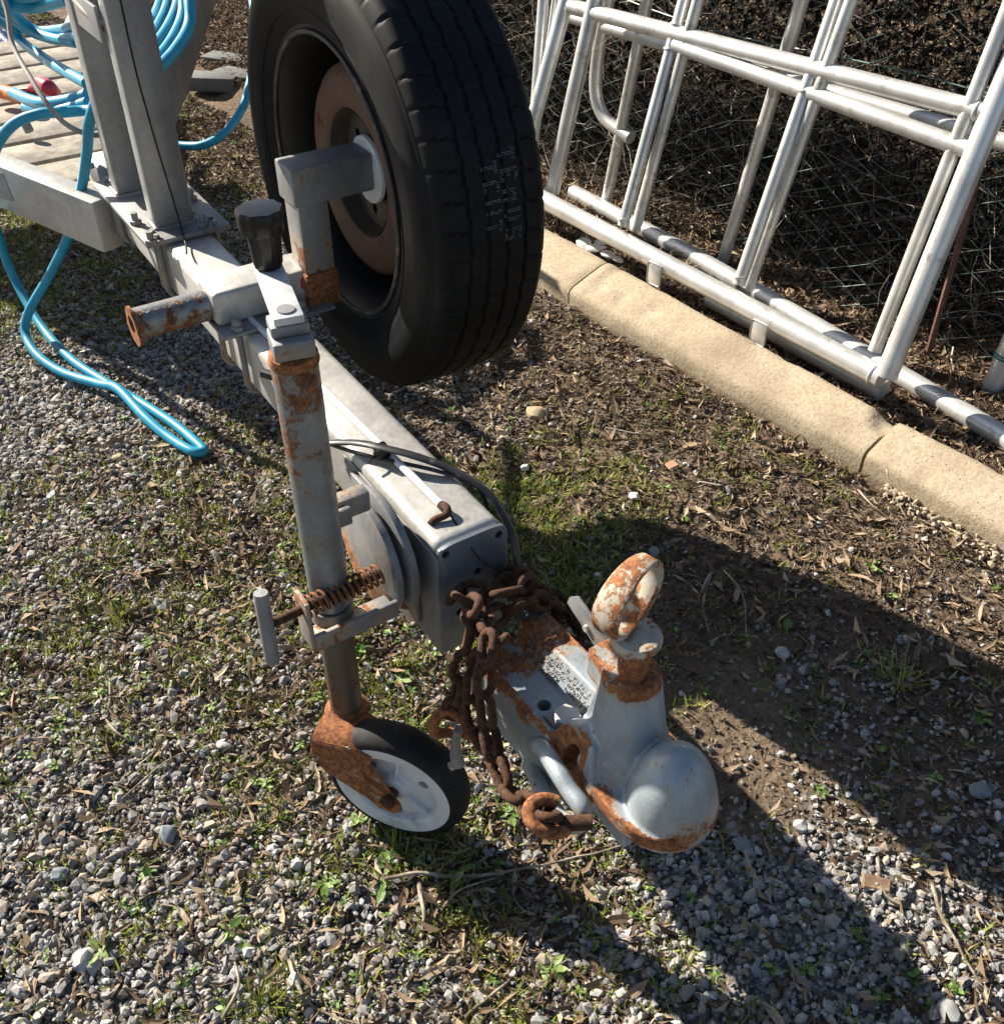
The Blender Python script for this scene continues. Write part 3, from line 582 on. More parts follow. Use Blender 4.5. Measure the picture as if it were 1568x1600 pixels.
def stick(pxs, r, label, z=.008, m='twig', nm='twig'):
    pts = [G(x, y, z+.006*math.sin(i*2.1)) for i, (x, y) in enumerate(pxs)]; pts = spline(pts, 5); n = len(pts); c = pts[0]
    bm = BM(); tube(bm, [p+Vector((fn(p, 40), fn(p, 40, 5), fn(p, 40, 9)))*r*.8 for p in pts], [r*(1.1-.7*i/n) for i in range(n)], 6); o = obj(nm, bm, m, None, c, 60, None); o.location = c; tag(o, label, 'twig', 'fallen twigs on the ground')
for pxs, r, l, z in (([(1095, 752), (1140, 762), (1180, 762), (1222, 756)], .0022, 'dark curved twig on soil between the spare tyre and kerb', .006), ([(945, 668), (1000, 678), (1058, 682)], .0018, 'pale thin twig below the kerb, upper one of the crossed pair', .006),
     ([(975, 710), (1020, 700), (1050, 683)], .002, 'pale thin twig below the kerb, lower one of the crossed pair', .006), ([(1385, 732), (1392, 765), (1414, 805)], .0022, 'dark twig leaning on the right kerb stone', .09),
     ([(1340, 765), (1362, 790), (1395, 815)], .0018, 'reddish twig crossing the foot of the kerb joint', .02), ([(600, 1375), (650, 1365), (720, 1370), (800, 1360), (880, 1345), (985, 1318)], .0032, 'long brown stick below the safety chain', .012),
     ([(655, 1380), (662, 1430), (655, 1480)], .0035, 'grey stub of stick below the jockey wheel', .008), ([(690, 1420), (720, 1390), (780, 1370)], .002, 'thin branching twig in front of the jockey wheel', .008),
     ([(725, 1590), (780, 1545), (800, 1520), (822, 1470)], .0024, 'bent twig at the bottom centre', .008), ([(1370, 1340), (1385, 1400), (1460, 1440), (1520, 1500)], .0026, 'brown twig beside the splintered bark on the right', .01),
     ([(1455, 1380), (1475, 1440), (1520, 1520), (1545, 1560)], .0028, 'dark forked twig in the bright strip at right', .012), ([(1335, 1500), (1322, 1535), (1345, 1515)], .0018, 'white forked twig in the lower right shade', .012),
     ([(160, 1120), (185, 1145), (205, 1160)], .0022, 'white bare twig on the gravel left of the jockey wheel', .012), ([(172, 1060), (170, 1105), (160, 1122)], .0018, 'thin bare twig above the white one on the left', .012),
     ([(190, 1250), (260, 1190), (345, 1150)], .0016, 'long thin straw across the left gravel', .012), ([(1095, 925), (1110, 895), (1098, 945), (1108, 990)], .0022, 'curled root beside the large shadow', .014),
     ([(1130, 890), (1160, 930), (1165, 990)], .0018, 'grey thin root near the curled one', .012), ([(348, 1590), (372, 1540), (362, 1490)], .0026, 'brown strip of bark at the bottom left', .01), ([(450, 1500), (470, 1550), (500, 1580), (560, 1600)], .003, 'dark curved strip beside the bottom grass tuft', .01)):
    stick(pxs, r, l, z)
def slab(px, z, L, Wd, T, yaw, m, nm, label, cat):
    c = G(*px, z); bm = BM(); bx(bm, (-L/2, -Wd/2, 0), (L/2, Wd/2, T), T*.3, 1)
    for v in bm.verts: v.co.x += .2*L*fn(v.co, 60); v.co.y += .2*Wd*fn(v.co, 60, 3); v.co.z += .15*Wd*fn(v.co, 40, 7)
    o = obj(nm, bm, m, None, None, 30, None); o.location = c; o.rotation_euler = (random.uniform(-.2, .2), random.uniform(-.2, .2), yaw); return tag(o, label, cat)
slab((1370, 1382), .012, .045, .022, .006, -.3, 'wood', 'bark_chip', 'flat brown splinter of wood at the edge of the right shadow', 'wood chip')
M['terra'] = simple('terracotta', (.50, .27, .17), .85, 0, .15, 60, .3)
slab((1049, 727), .012, .026, .02, .004, .6, 'terra', 'terracotta_flake', 'pinkish flake of terracotta on the soil below the kerb', 'flake')
bl_ = [((268, 95), 1.2), ((330, 45), .5)]
for i, (px, yaw) in enumerate((((355, 100), .2), ((372, 125), .1), ((335, 130), .5))):
    c = G(*px, .03); bm = BM(); bx(bm, (-.10, -.05, 0), (.10, .05, .055), .006); o = obj('brick', bm, 'brickshade', None, None, 30, None); o.location = c-Z*.02; o.rotation_euler = (0, 0, R(-35)+yaw)
    tag(o, 'grey brick in the shade left of the tyre, '+('the upper one', 'the one nearest the tyre', 'the lower left one')[i], 'brick', 'grey bricks behind the drawbar')
# ================================================================== TRAILER
def rs(f=1., base=0., sc=30, seed=0): return lambda c: base+f*fn(c, sc, seed)
def near(c, p, r): return max(0, 1-(Vector(c)-Vector(p)).length/r)
tr = thing('boat_trailer', 'galvanised boat trailer drawbar with two winch posts and side rails running back', 'trailer', (-.8, 0, 0))
bm = BM(); bx(bm, (-1.62, -.05, .345), (-.0005, .05, .455), .014, 4); drawbar = obj('drawbar', bm, 'galv', tr, None, 35, lambda c: .28*near(c, (-.93, .02, .455), .16)-.08)
bm = BM(); rc_ = spline([(.0005, -.0515, .262), (.0005, -.0525, .35), (.0005, -.0515, .436), (.0005, -.040, .4515), (.0005, .0, .4535), (.0005, .040, .4515), (.0005, .0525, .436), (.0005, .0535, .35), (.0005, .0525, .262)], 6); prism(bm, rc_, (.006, 0, 0), .0012)
ep = obj('end_plate', bm, 'plate', tr, None, 35, -.1)
cut = BM()
for v, w_ in ((-.039, .441), (.041, .437), (.008, .388), (-.022, .328)): cyl(cut, (-.02, v, w_), (.03, v, w_), .0058, 20)
boolcut(ep, cut)
for v, w_ in ((-.039, .441), (.041, .437), (.008, .388), (-.022, .328)):
    bm = BM(); cyl(bm, (-.003, v, w_), (.0022, v, w_), .0059, 20); obj('bolt_hole_shade', bm, 'black', ep, None, 30, 0)  # black discs set in the cut holes as painted shade
for v, x in ((-.0535, 0), (.0515, 1)):
    bm = BM(); prism(bm, [(-.26, v, .352), (-.20, v, .30), (-.05, v, .262), (.0072, v, .262), (.0072, v, .44), (-.26, v, .44)], (0, .002, 0), .0005); obj('cheek_plate', bm, 'galv_dull', tr, None, 35, -.1)
# mounting plate of the two winch posts
bm = BM(); bx(bm, (-1.40, -.085, .457), (-1.035, .085, .468), .003); mp = obj('mounting_plate', bm, 'galv_dull', tr, None, 35, lambda c: .5*near(c, (-1.2, -.09, .46), .16)+.1)
for u0, u1, v0, v1 in ((-1.135, -1.085, -.047, .031), (-1.345, -1.285, -.060, .012)):
    bm = BM(); pl4 = [(u0, v0), (u1, v0), (u1, v1), (u0, v1)]; ring4 = []
    for i in range(4):
        a_, b_ = pl4[i], pl4[(i+1) % 4]; m4 = max(4, int(math.dist(a_, b_)/.004))
        ring4 += [(a_[0]+(b_[0]-a_[0])*j/m4, a_[1]+(b_[1]-a_[1])*j/m4, .4685) for j in range(m4)]
    tube(bm, ring4, [.0042+.0014*(i % 2)+.0006*random.random() for i in range(len(ring4))], 7, True); obj('weld_bead', bm, 'galv_dull', tr, None, 50, .12)
bm = BM(); bx(bm, (-1.135, -.047, .468), (-1.085, .031, 1.75), .007, 3); obj('winch_post', bm, 'post', tr, None, 35, -.2)
bm = BM(); bx(bm, (-1.345, -.060, .468), (-1.285, .012, 1.75), .010, 3); obj('winch_post', bm, 'post', tr, None, 35, -.1)
bm = BM(); bx(bm, (-1.29, -.056, .80), (-1.132, -.050, .86), .001); obj('cross_strap', bm, 'post', tr)
bm = BM(); bx(bm, (-1.084, -.125, .96), (-.90, .045, .972), .003); obj('shade_winch_bracket', bm, 'galv_dull', tr)  # unseen winch parts from here, added above the view to shade the spare tyre
bm = BM(); bx(bm, (-1.06, -.115, .972), (-.92, -.105, 1.22), .004); obj('shade_winch_side', bm, 'galv_dull', tr)
bm = BM(); bx(bm, (-1.06, .025, .972), (-.92, .035, 1.22), .004); obj('shade_winch_side', bm, 'galv_dull', tr)
bm = BM(); lathe(bm, [(0, 0), (.075, 0), (.075, .006), (.06, .008), (.058, .122), (.075, .124), (.075, .13), (0, .13)], (-.99, -.105, 1.11), (0, 1, 0), 32); obj('shade_winch_drum', bm, 'cableside', tr, None, 35, 0)
for p in ((140, 262), (190, 297), (213, 350), (237, 380), (318, 352), (300, 312)):
    q = Lw(*p, .468); bm = BM(); hexb(bm, (q.x, q.y, .468), (0, 0, 1), .012, .009); cyl(bm, (q.x, q.y, .476), (q.x, q.y, .492), .0065, 12); obj('bolt', bm, 'galv_dull', tr, None, 35, .1)
def ubolt(u, par, half=.058, top=.475, bot=.338, r=.0058):
    bm = BM(); q = .02; pts = [(u, -half, top), (u, -half, bot+q), (u, -half+q*.3, bot+q*.3), (u, -half+q, bot), (u, half-q, bot), (u, half-q*.3, bot+q*.3), (u, half, bot+q), (u, half, top)]
    tube(bm, pts, r, 10); return obj('u_bolt', bm, 'galv_dull', par, None, 45, lambda c: .22 if c.z < .42 else 0)
for u in (-1.385, -1.352, -1.078, -1.052): ubolt(u, tr)
# side rails of the A frame
def rail_box(a, b, hw, z0, z1, name='side_rail', m='galv', hgt_=None):
    a, b = Vector(a), Vector(b); d = (b-a).normalized(); s = Vector((-d.y, d.x, 0)); bm = BM(); L = (b-a).length
    mt = Matrix.Translation((a.x, a.y, 0)) @ Matrix.Rotation(math.atan2(d.y, d.x), 4, 'Z'); bx(bm, (0, -hw, z0), (L, hw, z1), .006, 2, mt); return obj(name, bm, m, tr, None, 35, rs(.25, -.02, 9, 3))
a = Vector((-1.39, -.075, 0)); la_ = loc(W(0, 0)+(G(0, 228, .42)-G(130, 278, .42)).normalized())-loc(W(0, 0)); rail_box(a, a+la_*2.6, .028, .315, .432)
sd_ = Vector((-la_.y, la_.x, 0)); 
if sd_.y > 0: sd_ = -sd_
qa_ = a+la_*.33+sd_*.0283; bm = BM(); prism(bm, [qa_+Z*.352, qa_+la_*.05+Z*.346, qa_+la_*.11+Z*.350, qa_+la_*.12+Z*.415, qa_+la_*.01+Z*.418], sd_*.0012); obj('grey_patch', bm, 'cableside', tr, None, 0, 0)
ra_ = Vector((la_.x, -la_.y, 0)); 
p1_, p2_ = Lw(276, 200, .30), Lw(326, 45, .30); dd = (p2_-p1_).normalized(); p1_ -= dd*.75; s_ = Vector((-dd.y, dd.x, 0)); rail_box(p1_+s_*.03, p1_+s_*.03+dd*3, .028, .30, .47, m='galv_dull')
# weathered boards laid across between the rails
M['boards'] = M['board']
lr = lambda u: -.03+(u+1.39)*abs(la_.y/la_.x)
for i in range(9):
    u = -1.53-i*.165; L0 = lr(u)+.0-.03; L1 = .03+.18*i*.2
    bm = BM(); bx(bm, (u-.070, L0, .375), (u+.070, L1, .398), .004); obj('board', bm, 'board', tr, None, 35, 0)
for a, b in (((30, 195), (135, 88)), ((85, 85), (118, 8)), ((92, 110), (135, 60)), ((0, 50), (40, 5))):
    qa, qb = Lw(*a, .34), Lw(*b, .34); d = (qb-qa).normalized(); mt = Matrix.Translation(qa) @ Matrix.Rotation(math.atan2(d.y, d.x), 4, 'Z'); bm = BM(); bx(bm, (-.1, -.014, -.03), ((qb-qa).length, .014, .0), .003, 2, mt); obj('angle_bar', bm, 'white_metal', tr, None, 35, 0)
for a, b in (((38, 190), (46, 205)),):
    qa, qb = Lw(*a, .44), Lw(*b, .42); bm = BM(); cyl(bm, qa, qb, .012, 12); obj('roller_bracket', bm, 'cableside', tr, None, 35, 0)
# conduit rod on the drawbar, its rusty end hook
q0, q1 = Lw(283, 396, .463), Lw(688, 788, .463); bm = BM(); tube(bm, [q0, (q0+q1)/2+Vector((0, .004, 0)), q1], .0056, 12); obj('conduit_rod', bm, 'whiteplastic', tr, None, 40, 0)
bm = BM(); tube(bm, spline([q1+Vector((.0, 0, 0)), q1+Vector((.012, .002, .003)), q1+Vector((.022, -.004, 0)), q1+Vector((.020, -.02, -.003)), q1+Vector((.022, -.028, -.006))], 4), [.0045]*17, 8, sx=1.2); obj('hook', bm, 'darkrust', tr, None, 45, .4)
# fuse of the jack mount on the left side
bm = BM(); prism(bm, [(-.225, -.0545, .435), (-.085, -.0545, .435), (-.045, -.0545, .405), (-.045, -.0545, .285), (-.075, -.0545, .262), (-.225, -.0545, .262)], (0, -.007, 0), .0015); obj('jack_mount_plate', bm, 'galv_dull', tr, None, 35, lambda c: .35*near(c, (-.05, -.06, .3), .06)+.05)
bm = BM(); hexb(bm, (-.075, -.0615, .395), (0, -1, 0), .011, .008); cyl(bm, (-.075, -.069, .395), (-.075, -.078, .395), .006, 12); obj('bolt', bm, 'galv_dull', tr)
# ------------------------------------------------------------------ trailer coupling
def smoothstep(x, a, b): t = max(0, min(1, (x-a)/(b-a))); return t*t*(3-2*t)
cp = thing('trailer_coupling', 'cast ball coupling with rust stained edges and a domed nose, bolted to the drawbar end', 'tow coupling', (.25, 0, .26))
def cbody():
    bm = BM()
    # channel: floor, left flange, right flange
    prism(bm, [(.085, -.047, .262), (.30, -.047, .262), (.30, -.047, .338), (.085, -.047, .334)], (0, .088, 0))
    prism(bm, [(.088, -.058, .27), (.092, -.058, .345), (.12, -.058, .352), (.30, -.060, .366), (.33, -.060, .366), (.33, -.060, .29), (.25, -.058, .262), (.12, -.058, .258)], (0, .0115, 0))
    prism(bm, [(.075, .026, .262), (.080, .026, .352), (.105, .026, .364), (.30, .024, .372), (.33, .024, .372), (.33, .024, .29), (.25, .024, .262)], (0, .032, 0))
    prism(bm, [(.095, .003, .334), (.095, .034, .334), (.095, .034, .3655), (.095, .026, .3655)], (.21, -.003, .002))
    bm2 = [(.10, .006), (.30, .002)]
    for (u0, v0, u1, v1) in ((.10, .004, .30, .000),): pass
    # shoulder block under the tower
    prism(bm, [(.285, -.050, .31), (.40, -.052, .31), (.40, .052, .31), (.285, .052, .31)], (0, 0, .057))
    for r0, z0, r1, z1, u0, u1, sx in ((.058, .350, .042, .415, .336, .332, 1.05), (.0425, .410, .0305, .502, .332, .327, 1.)):
        a = [bm.verts.new((u0+math.cos(t)*r0*sx, math.sin(t)*r0, z0)) for t in np.linspace(0, 2*math.pi, 29)[:-1]]; b = [bm.verts.new((u1+math.cos(t)*r1, math.sin(t)*r1, z1)) for t in np.linspace(0, 2*math.pi, 29)[:-1]]
        bm.faces.new(a[::-1]); bm.faces.new(b)
        for k in range(28): bm.faces.new((a[k], a[(k+1) % 28], b[(k+1) % 28], b[k]))
    # rear web of the tower and its small square ear
    prism(bm, [(.262, -.007, .36), (.33, -.010, .36), (.33, -.010, .499), (.292, -.010, .499), (.288, -.010, .46), (.272, -.008, .40)], (0, .020, 0))
    prism(bm, [(.275, -.020, .462), (.31, -.024, .462), (.31, .022, .462), (.275, .016, .462)], (0, 0, .0395))
    prism(bm, [(.272, -.052, .335), (.32, -.056, .335), (.34, .0, .335), (.32, .03, .335), (.272, .02, .335)], (.03, .01, .062))
    # dome and skirt
    dv = bmesh.ops.create_uvsphere(bm, u_segments=40, v_segments=24, radius=1, matrix=Matrix.Translation((.409, 0, .370)) @ Matrix.Diagonal((.0480, .0490, .0870, 1)))['verts']
    for v_ in dv: v_.co.z = max(v_.co.z, .346+.0006*math.hypot(v_.co.x-.409, v_.co.y)/.05)
    out = spline([(.27, -.058, .30), (.32, -.060, .30), (.37, -.062, .30), (.412, -.060, .30), (.443, -.045, .30), (.460, -.016, .30), (.460, .016, .30), (.444, .044, .30), (.412, .060, .30), (.36, .060, .30), (.27, .056, .30)], 4)
    prism(bm, [Vector((p.x-.005, p.y, .352)) for p in out], (0, 0, .021))
    out2 = [Vector((.35+(p.x-.35)*.92, p.y*.88, .340)) for p in out]; prism(bm, out2, (0, 0, .02))
    # left cheek with the eye
    prism(bm, [(.268, -.062, .335), (.35, -.064, .335), (.352, -.064, .362), (.335, -.052, .415), (.305, -.047, .42), (.275, -.052, .392), (.262, -.058, .355)], (0, .022, 0))
    # nose rib
    return bm
cb = obj('body', cbody(), 'cast', cp, None, 180, None)
md = cb.modifiers.new('r', 'REMESH'); md.mode = 'VOXEL'; md.voxel_size = .0019; md.use_smooth_shade = True
ms = cb.modifiers.new('s', 'SMOOTH'); ms.factor = .5; ms.iterations = 9
apply(cb)
cut = BM(); cyl(cut, (.205, -.022, .30), (.205, -.022, .36), .0088, 24)
bmesh.ops.create_uvsphere(cut, u_segments=24, v_segments=14, radius=1, matrix=Matrix.Translation((.306, -.066, .374)) @ Matrix.Rotation(R(20), 4, 'Y') @ Matrix.Diagonal((.0128, .030, .0250, 1)))
boolcut(cb, cut)
B0 = CURBASE[cp.name]
def crust(p):
    u, v, z = p.x+B0[0], p.y+B0[1], p.z+B0[2]; r = 0
    # rust runs along the flange edges, the lip of the skirt and the tower rim
    if u < .33: r += .70*max(0, 1-abs(v+.054)/.013)*smoothstep(z, .330, .350); r += .66*smoothstep(z, .352, .364)*(1-smoothstep(u, .12, .22))*(v > .02); r += .55*(1-smoothstep(u, .12, .21))*(v < .03)*smoothstep(z, .325, .336)
    lip = smoothstep(u, .25, .31)*(1-smoothstep(abs(z-.360), .010, .022)); rad = math.hypot((u-.40)/.068, v/.058); r += .62*lip*smoothstep(rad, .84, .98)
    r += .40*smoothstep(u, .425, .452)*(1-smoothstep(z, .375, .415))
    r += .60*smoothstep(z, .478, .498)+.55*near((u, v, z), (.285, -.01, .46), .045)+.3*near((u, v, z), (.37, -.03, .40), .02)
    r += .55*near((u, v, z), (.304, -.062, .374), .038)**.7-.08
    return r
setattr_f(cb.data, 'rust', [crust(v.co)-.06 for v in cb.data.vertices])
bm = BM(); bmesh.ops.create_uvsphere(bm, u_segments=20, v_segments=12, radius=1, matrix=Matrix.Translation((.314, -.046, .366)) @ Matrix.Diagonal((.007, .006, .014, 1))); obj('catch_pin', bm, 'whiteplastic', cp, None, 60, 0)
bm = BM(); bmesh.ops.create_circle(bm, cap_ends=True, segments=24, radius=.0105, matrix=Matrix.Translation((.205, -.022, .315))); obj('rear_hole_shade', bm, 'black', cp, None, 0, 0)  # black disc paints the shade at the bottom of the hole
bm = BM(); bx(bm, (.219, -.033, .337), (.267, .002, .3405), .001); obj('square_washer', bm, 'cast', cp, None, 35, .02)
bm = BM(); hexb(bm, (.243, -.016, .3405), (0, 0, 1), .0172, .014); obj('hex_bolt', bm, 'galv', cp, None, 30, -.3)
# raised lettering on the inner face of the right flange: worn rows of small characters, none legible any more
bm = BM(); upv = Vector((.0, .608, .793)).normalized(); nrm = Vector((0, -.793, .608)).normalized(); ax = Vector((1, -.014, 0.0095)).normalized()
for row in range(5):
    k = 0
    while k < 27:
        k += 1
        if random.random() < .12 or (row == 0 and 12 < k < 20): continue
        c = Vector((.112, .0030, .3342))+ax*(k*.0062)+upv*(row*.0062+.0055)+nrm*.0009
        if c.x > .287: break
        hh, ww, t = .0042, .0034, .0009
        segs = [((0, 0), (0, 1)), ((0, 1), (1, 1)), ((1, 1), (1, 0)), ((0, 0), (1, 0)), ((0, .5), (1, .5)), ((1, 0), (1, .5)), ((0, .5), (0, 1)), ((0, 0), (1, 1))]
        for (x0, y0), (x1, y1) in random.sample(segs, 3):
            a = c+ax*(x0*ww)+upv*(y0*hh); b = c+ax*(x1*ww)+upv*(y1*hh); tube(bm, [a, b], .00078, 4, up=nrm)
obj('raised_lettering', bm, 'groove', cp, None, 0, 0)
bm = BM(); bx(bm, (.10, .0325, .3725), (.295, .0345, .3728)); obj('seam_line', bm, 'darkrust', cp, None, 0, 0) if False else bm.free()
# ball lock handle: shaft, collar and flat ring
bm = BM(); lathe(bm, [(0, .0), (.0165, .0), (.0165, .044), (0, .044)], (.327, 0, .500), (0, 0, 1), 32); obj('lock_shaft', bm, 'cast', cp, None, 40, lambda c: .32*smoothstep(-(c.z), -.52, -.50)+.12)
bm = BM(); lathe(bm, [(0, .0), (.022, .0), (.0265, .005), (.0275, .010), (.025, .015), (0, .017)], (.325, 0, .543), (.05, .0, 1), 36); obj('lock_collar', bm, 'painted', cp, None, 50, .05)
n_ = Vector((.97, .13, .14)).normalized(); t_ = Vector((-n_.y, n_.x, 0)); ring = BM(); cc = Vector((.314, -.004, .6015)); loop = []
for k in range(48):
    t = 2*math.pi*k/48; rr = .0358; e = t_*(math.cos(t)*rr*.86)+Z*(math.sin(t)*rr*1.08)+t_*(.012*math.sin(t)); hw = .0150+.003*math.cos(t-2.6)-.004*max(0, math.sin(t)); d = e.normalized()
    loop.append([ring.verts.new(cc+e+n_*a*hw+d*b*.0042) for a, b in ((-1, -.5), (-1, .5), (-.8, 1), (.8, 1), (1, .5), (1, -.5), (.8, -1), (-.8, -1))])
for k in range(48):
    a, b = loop[k], loop[(k+1) % 48]
    for j in range(8): ring.faces.new((a[j], a[(j+1) % 8], b[(j+1) % 8], b[j]))
obj('lock_ring_handle', ring, 'painted', cp, None, 50, lambda c: .12+.12*fn(c, 40, 4))
bm = BM(); prism(bm, [Vector(Lv(x, y, .012)) for x, y in ((885, 942), (889, 933), (900, 932), (925, 968), (945, 1000), (966, 1040), (948, 1046), (928, 1008), (905, 972))], Vector((.3, .95, 0)).normalized()*.004, .0008); lv = obj('release_lever', bm, 'galv_dull', cp, None, 35, .1)
bm = BM(); rv = Vector(Lv(917, 981, .012)); cyl(bm, rv-Vector((0, .004, 0)), rv+Vector((0, .008, 0)), .0042, 14); obj('rivet', bm, 'galv', lv, None, 35, -.3)
# grey chain lugs cast under the left side
def lug(name, pts, r, m='galv_dull', par=cp, rust=0., sx=1.):
    bm = BM(); tube(bm, spline(pts, 6), r, 14, sx=sx); return obj(name, bm, m, par, None, 60, rust)
lug('chain_lug', [Vector(Lv(x, y, v)) for x, y, v in ((838, 1165, -.056), (850, 1172, -.070), (868, 1200, -.078), (890, 1235, -.080), (912, 1268, -.080), (902, 1288, -.080), (876, 1280, -.078), (852, 1245, -.074), (838, 1215, -.066), (828, 1195, -.054))], .0108, 'cast', cp, -.15, 1.0)
# ------------------------------------------------------------------ jockey wheel
JU, JV = -.039, -.183
jk = thing('jockey_wheel', 'rust streaked jockey wheel jack with a black crank knob, clamped beside the drawbar', 'trailer jack', (JU, JV, 0))
bm = BM(); lathe(bm, [(0, .398), (.0245, .398), (.0250, .402), (.0250, .752), (.0235, .757), (0, .757)], (JU, JV, 0), (0, 0, 1), 40); obj('outer_tube', bm, 'jacktube', jk, None, 40, lambda c: .40*smoothstep(c.z, .69, .755)+.22*near(c, (JU+.02, JV-.02, .62), .07)+.30*near(c, (JU-.02, JV-.02, .55), .07)+.25*near(c, (JU+.02, JV-.02, .44), .05)-.02)
bm = BM(); lathe(bm, [(.020, .0), (.0262, .001), (.0272, .005), (.0255, .009), (.0262, .012), (.021, .015), (0, .015)], (JU, JV, .748), (0, 0, 1), 36); obj('cap_ring', bm, 'rust', jk, None, 50, .3)
bm = BM(); lathe(bm, [(0, .18), (.0222, .18), (.0222, .40), (0, .40)], (JU, JV, 0), (0, 0, 1), 36); obj('inner_tube', bm, mat_metal('brown_tube', (.13, .11, .09), .5, .35, 22, .1, stain=(.10, .06, .035), rdark=.45), jk, None, 40, lambda c: .35*smoothstep(-c.z, -.24, -.19))
bm = BM(); cyl(bm, (JU-.022, JV-.016, .725), (JU-.036, JV-.024, .725), .005, 8); obj('grease_nipple', bm, 'black', jk)
# head block, crank arm and knob (arm points back and slightly left)
ha = Vector(Lw(418, 412, .808))-Vector((JU, JV, .808)); ha.z = 0; hl = ha.length; hd = ha.normalized(); hs = Vector((-hd.y, hd.x, 0)); hm = Matrix(((hd.x, hs.x, 0, JU), (hd.y, hs.y, 0, JV), (0, 0, 1, 0), (0, 0, 0, 1)))
bm = BM(); bx(bm, (-.024, -.0215, .764), (.018, .0215, .785), .003, 2, hm); bx(bm, (-.012, -.020, .785), (.020, .020, .798), .003, 2, hm); obj('crank_head', bm, 'galv_dull', jk, None, 35, lambda c: .25*smoothstep(-c.z, -.775, -.764))
bm = BM(); bx(bm, (-.012, -.0155, .7985), (hl+.012, .0155, .8075), .0015, 2, hm); ca = obj('crank_arm', bm, 'white_metal', jk, None, 35, lambda c: .25*near(c, (JU, JV, .80), .05)+.04)
bm = BM(); cyl(bm, hm @ Vector((.004, 0, .8070)), hm @ Vector((.004, 0, .8092)), .0095, 24); obj('crank_pin', bm, 'galv_dull', ca, None, 35, .15)
kc = hm @ Vector((hl-.006, 0, 0)); prof = [(0, 0), (.0135, 0), (.0155, .003), (.0175, .034), (.0180, .040), (.0225, .041), (.0245, .044), (.0250, .062), (.0230, .066), (.012, .067), (0, .067)]
bm = BM(); lathe(bm, prof, (kc.x, kc.y, .808), (0, 0, 1), 36)
for v in bm.verts:
    a = math.atan2(v.co.y-kc.y, v.co.x-kc.x); r = math.hypot(v.co.y-kc.y, v.co.x-kc.x)
    if r > .0125: k = 1+.05*math.cos(a*9); v.co.x = kc.x+(v.co.x-kc.x)*k; v.co.y = kc.y+(v.co.y-kc.y)*k
obj('crank_knob', bm, 'black', jk, None, 40, 0)
# swivel clamp between tube and drawbar
DC = Vector((-.085, 0, .405))
bm = BM(); lathe(bm, [(0, 0), (.086, 0), (.088, .003), (.088, .010), (.085, .012), (0, .012)], (DC.x, -.0755, DC.z), (0, -1, 0), 56); obj('swivel_disc', bm, 'galv_dull', jk, None, 40, lambda c: .45*smoothstep(-c.z, -.42, -.33)+.08)
bm = BM(); lathe(bm, [(0, 0), (.080, 0), (.083, .003), (.083, .011), (.079, .014), (0, .014)], (DC.x, -.0950, DC.z), (0, -1, 0), 56); obj('swivel_disc', bm, 'galv_dull', jk, None, 40, lambda c: .5*smoothstep(-c.z, -.42, -.33)+.10)
bm = BM(); cyl(bm, (DC.x, -.062, DC.z), (DC.x, -.098, DC.z), .035, 24); obj('swivel_hub', bm, 'darkrust', jk)
bm = BM(); bx(bm, (JU-.034, -.168, .505), (JU-.012, -.108, .536), .004); obj('clamp_bridge', bm, 'galv_dull', jk, None, 35, lambda c: .35)
bm = BM(); bx(bm, (JU-.006, -.160, .508), (JU+.002, -.140, .534), .003); obj('clamp_lug', bm, 'galv_dull', jk, None, 35, 0.05)
bm = BM(); bx(bm, (JU+.010, -.205, .372), (JU+.044, -.112, .378), .001); bx(bm, (JU+.006, -.231, .372), (JU+.044, -.225, .452), .0015); bx(bm, (JU+.041, -.226, .372), (JU+.047, -.112, .398), .001); bx(bm, (JU+.006, -.226, .372), (JU+.041, -.112, .376), .0005); obj('plunger_housing', bm, 'galv_dull', jk, None, 35, lambda c: .28+.42*near(c, (JU+.02, -.229, .44), .05)+.28*near(c, (JU+.02, -.17, .376), .05))
bm = BM(); lathe(bm, [(.0235, 0), (.0275, 0), (.0275, .022), (.0235, .022)], (JU, JV, .374), (0, 0, 1), 36, True); obj('guide_collar', bm, 'galv_dull', jk, None, 40, .2)
sa, sb = Vector((JU+.027, -.229, .432)), Vector((JU+.022, -.122, .432)); x_, y_, d_ = frame_of(sb-sa); L_ = (sb-sa).length; hel = [sa+d_*(L_*k/170)+(x_*math.cos(k*.47)+y_*math.sin(k*.47))*.0128 for k in range(171)]
bm = BM(); tube(bm, hel, .0021, 6); obj('spring', bm, mat_metal('spring_rust', (.3, .18, .1), .8, .1, 60, .8, rdark=.75), jk, None, 60, .5)
bm = BM(); cyl(bm, sa-d_*.048, sb, .0062, 14); pl_ = obj('plunger_rod', bm, 'darkrust', jk, None, 50, .4)
tb = sa-d_*.048; bm = BM(); lathe(bm, [(0, -.056), (.0088, -.055), (.0092, -.05), (.0092, .046), (.0085, .049), (0, .0495)], tb, (-.12, .06, 1), 18); obj('tee_handle', bm, 'galv_dull', pl_, None, 40, -.1)
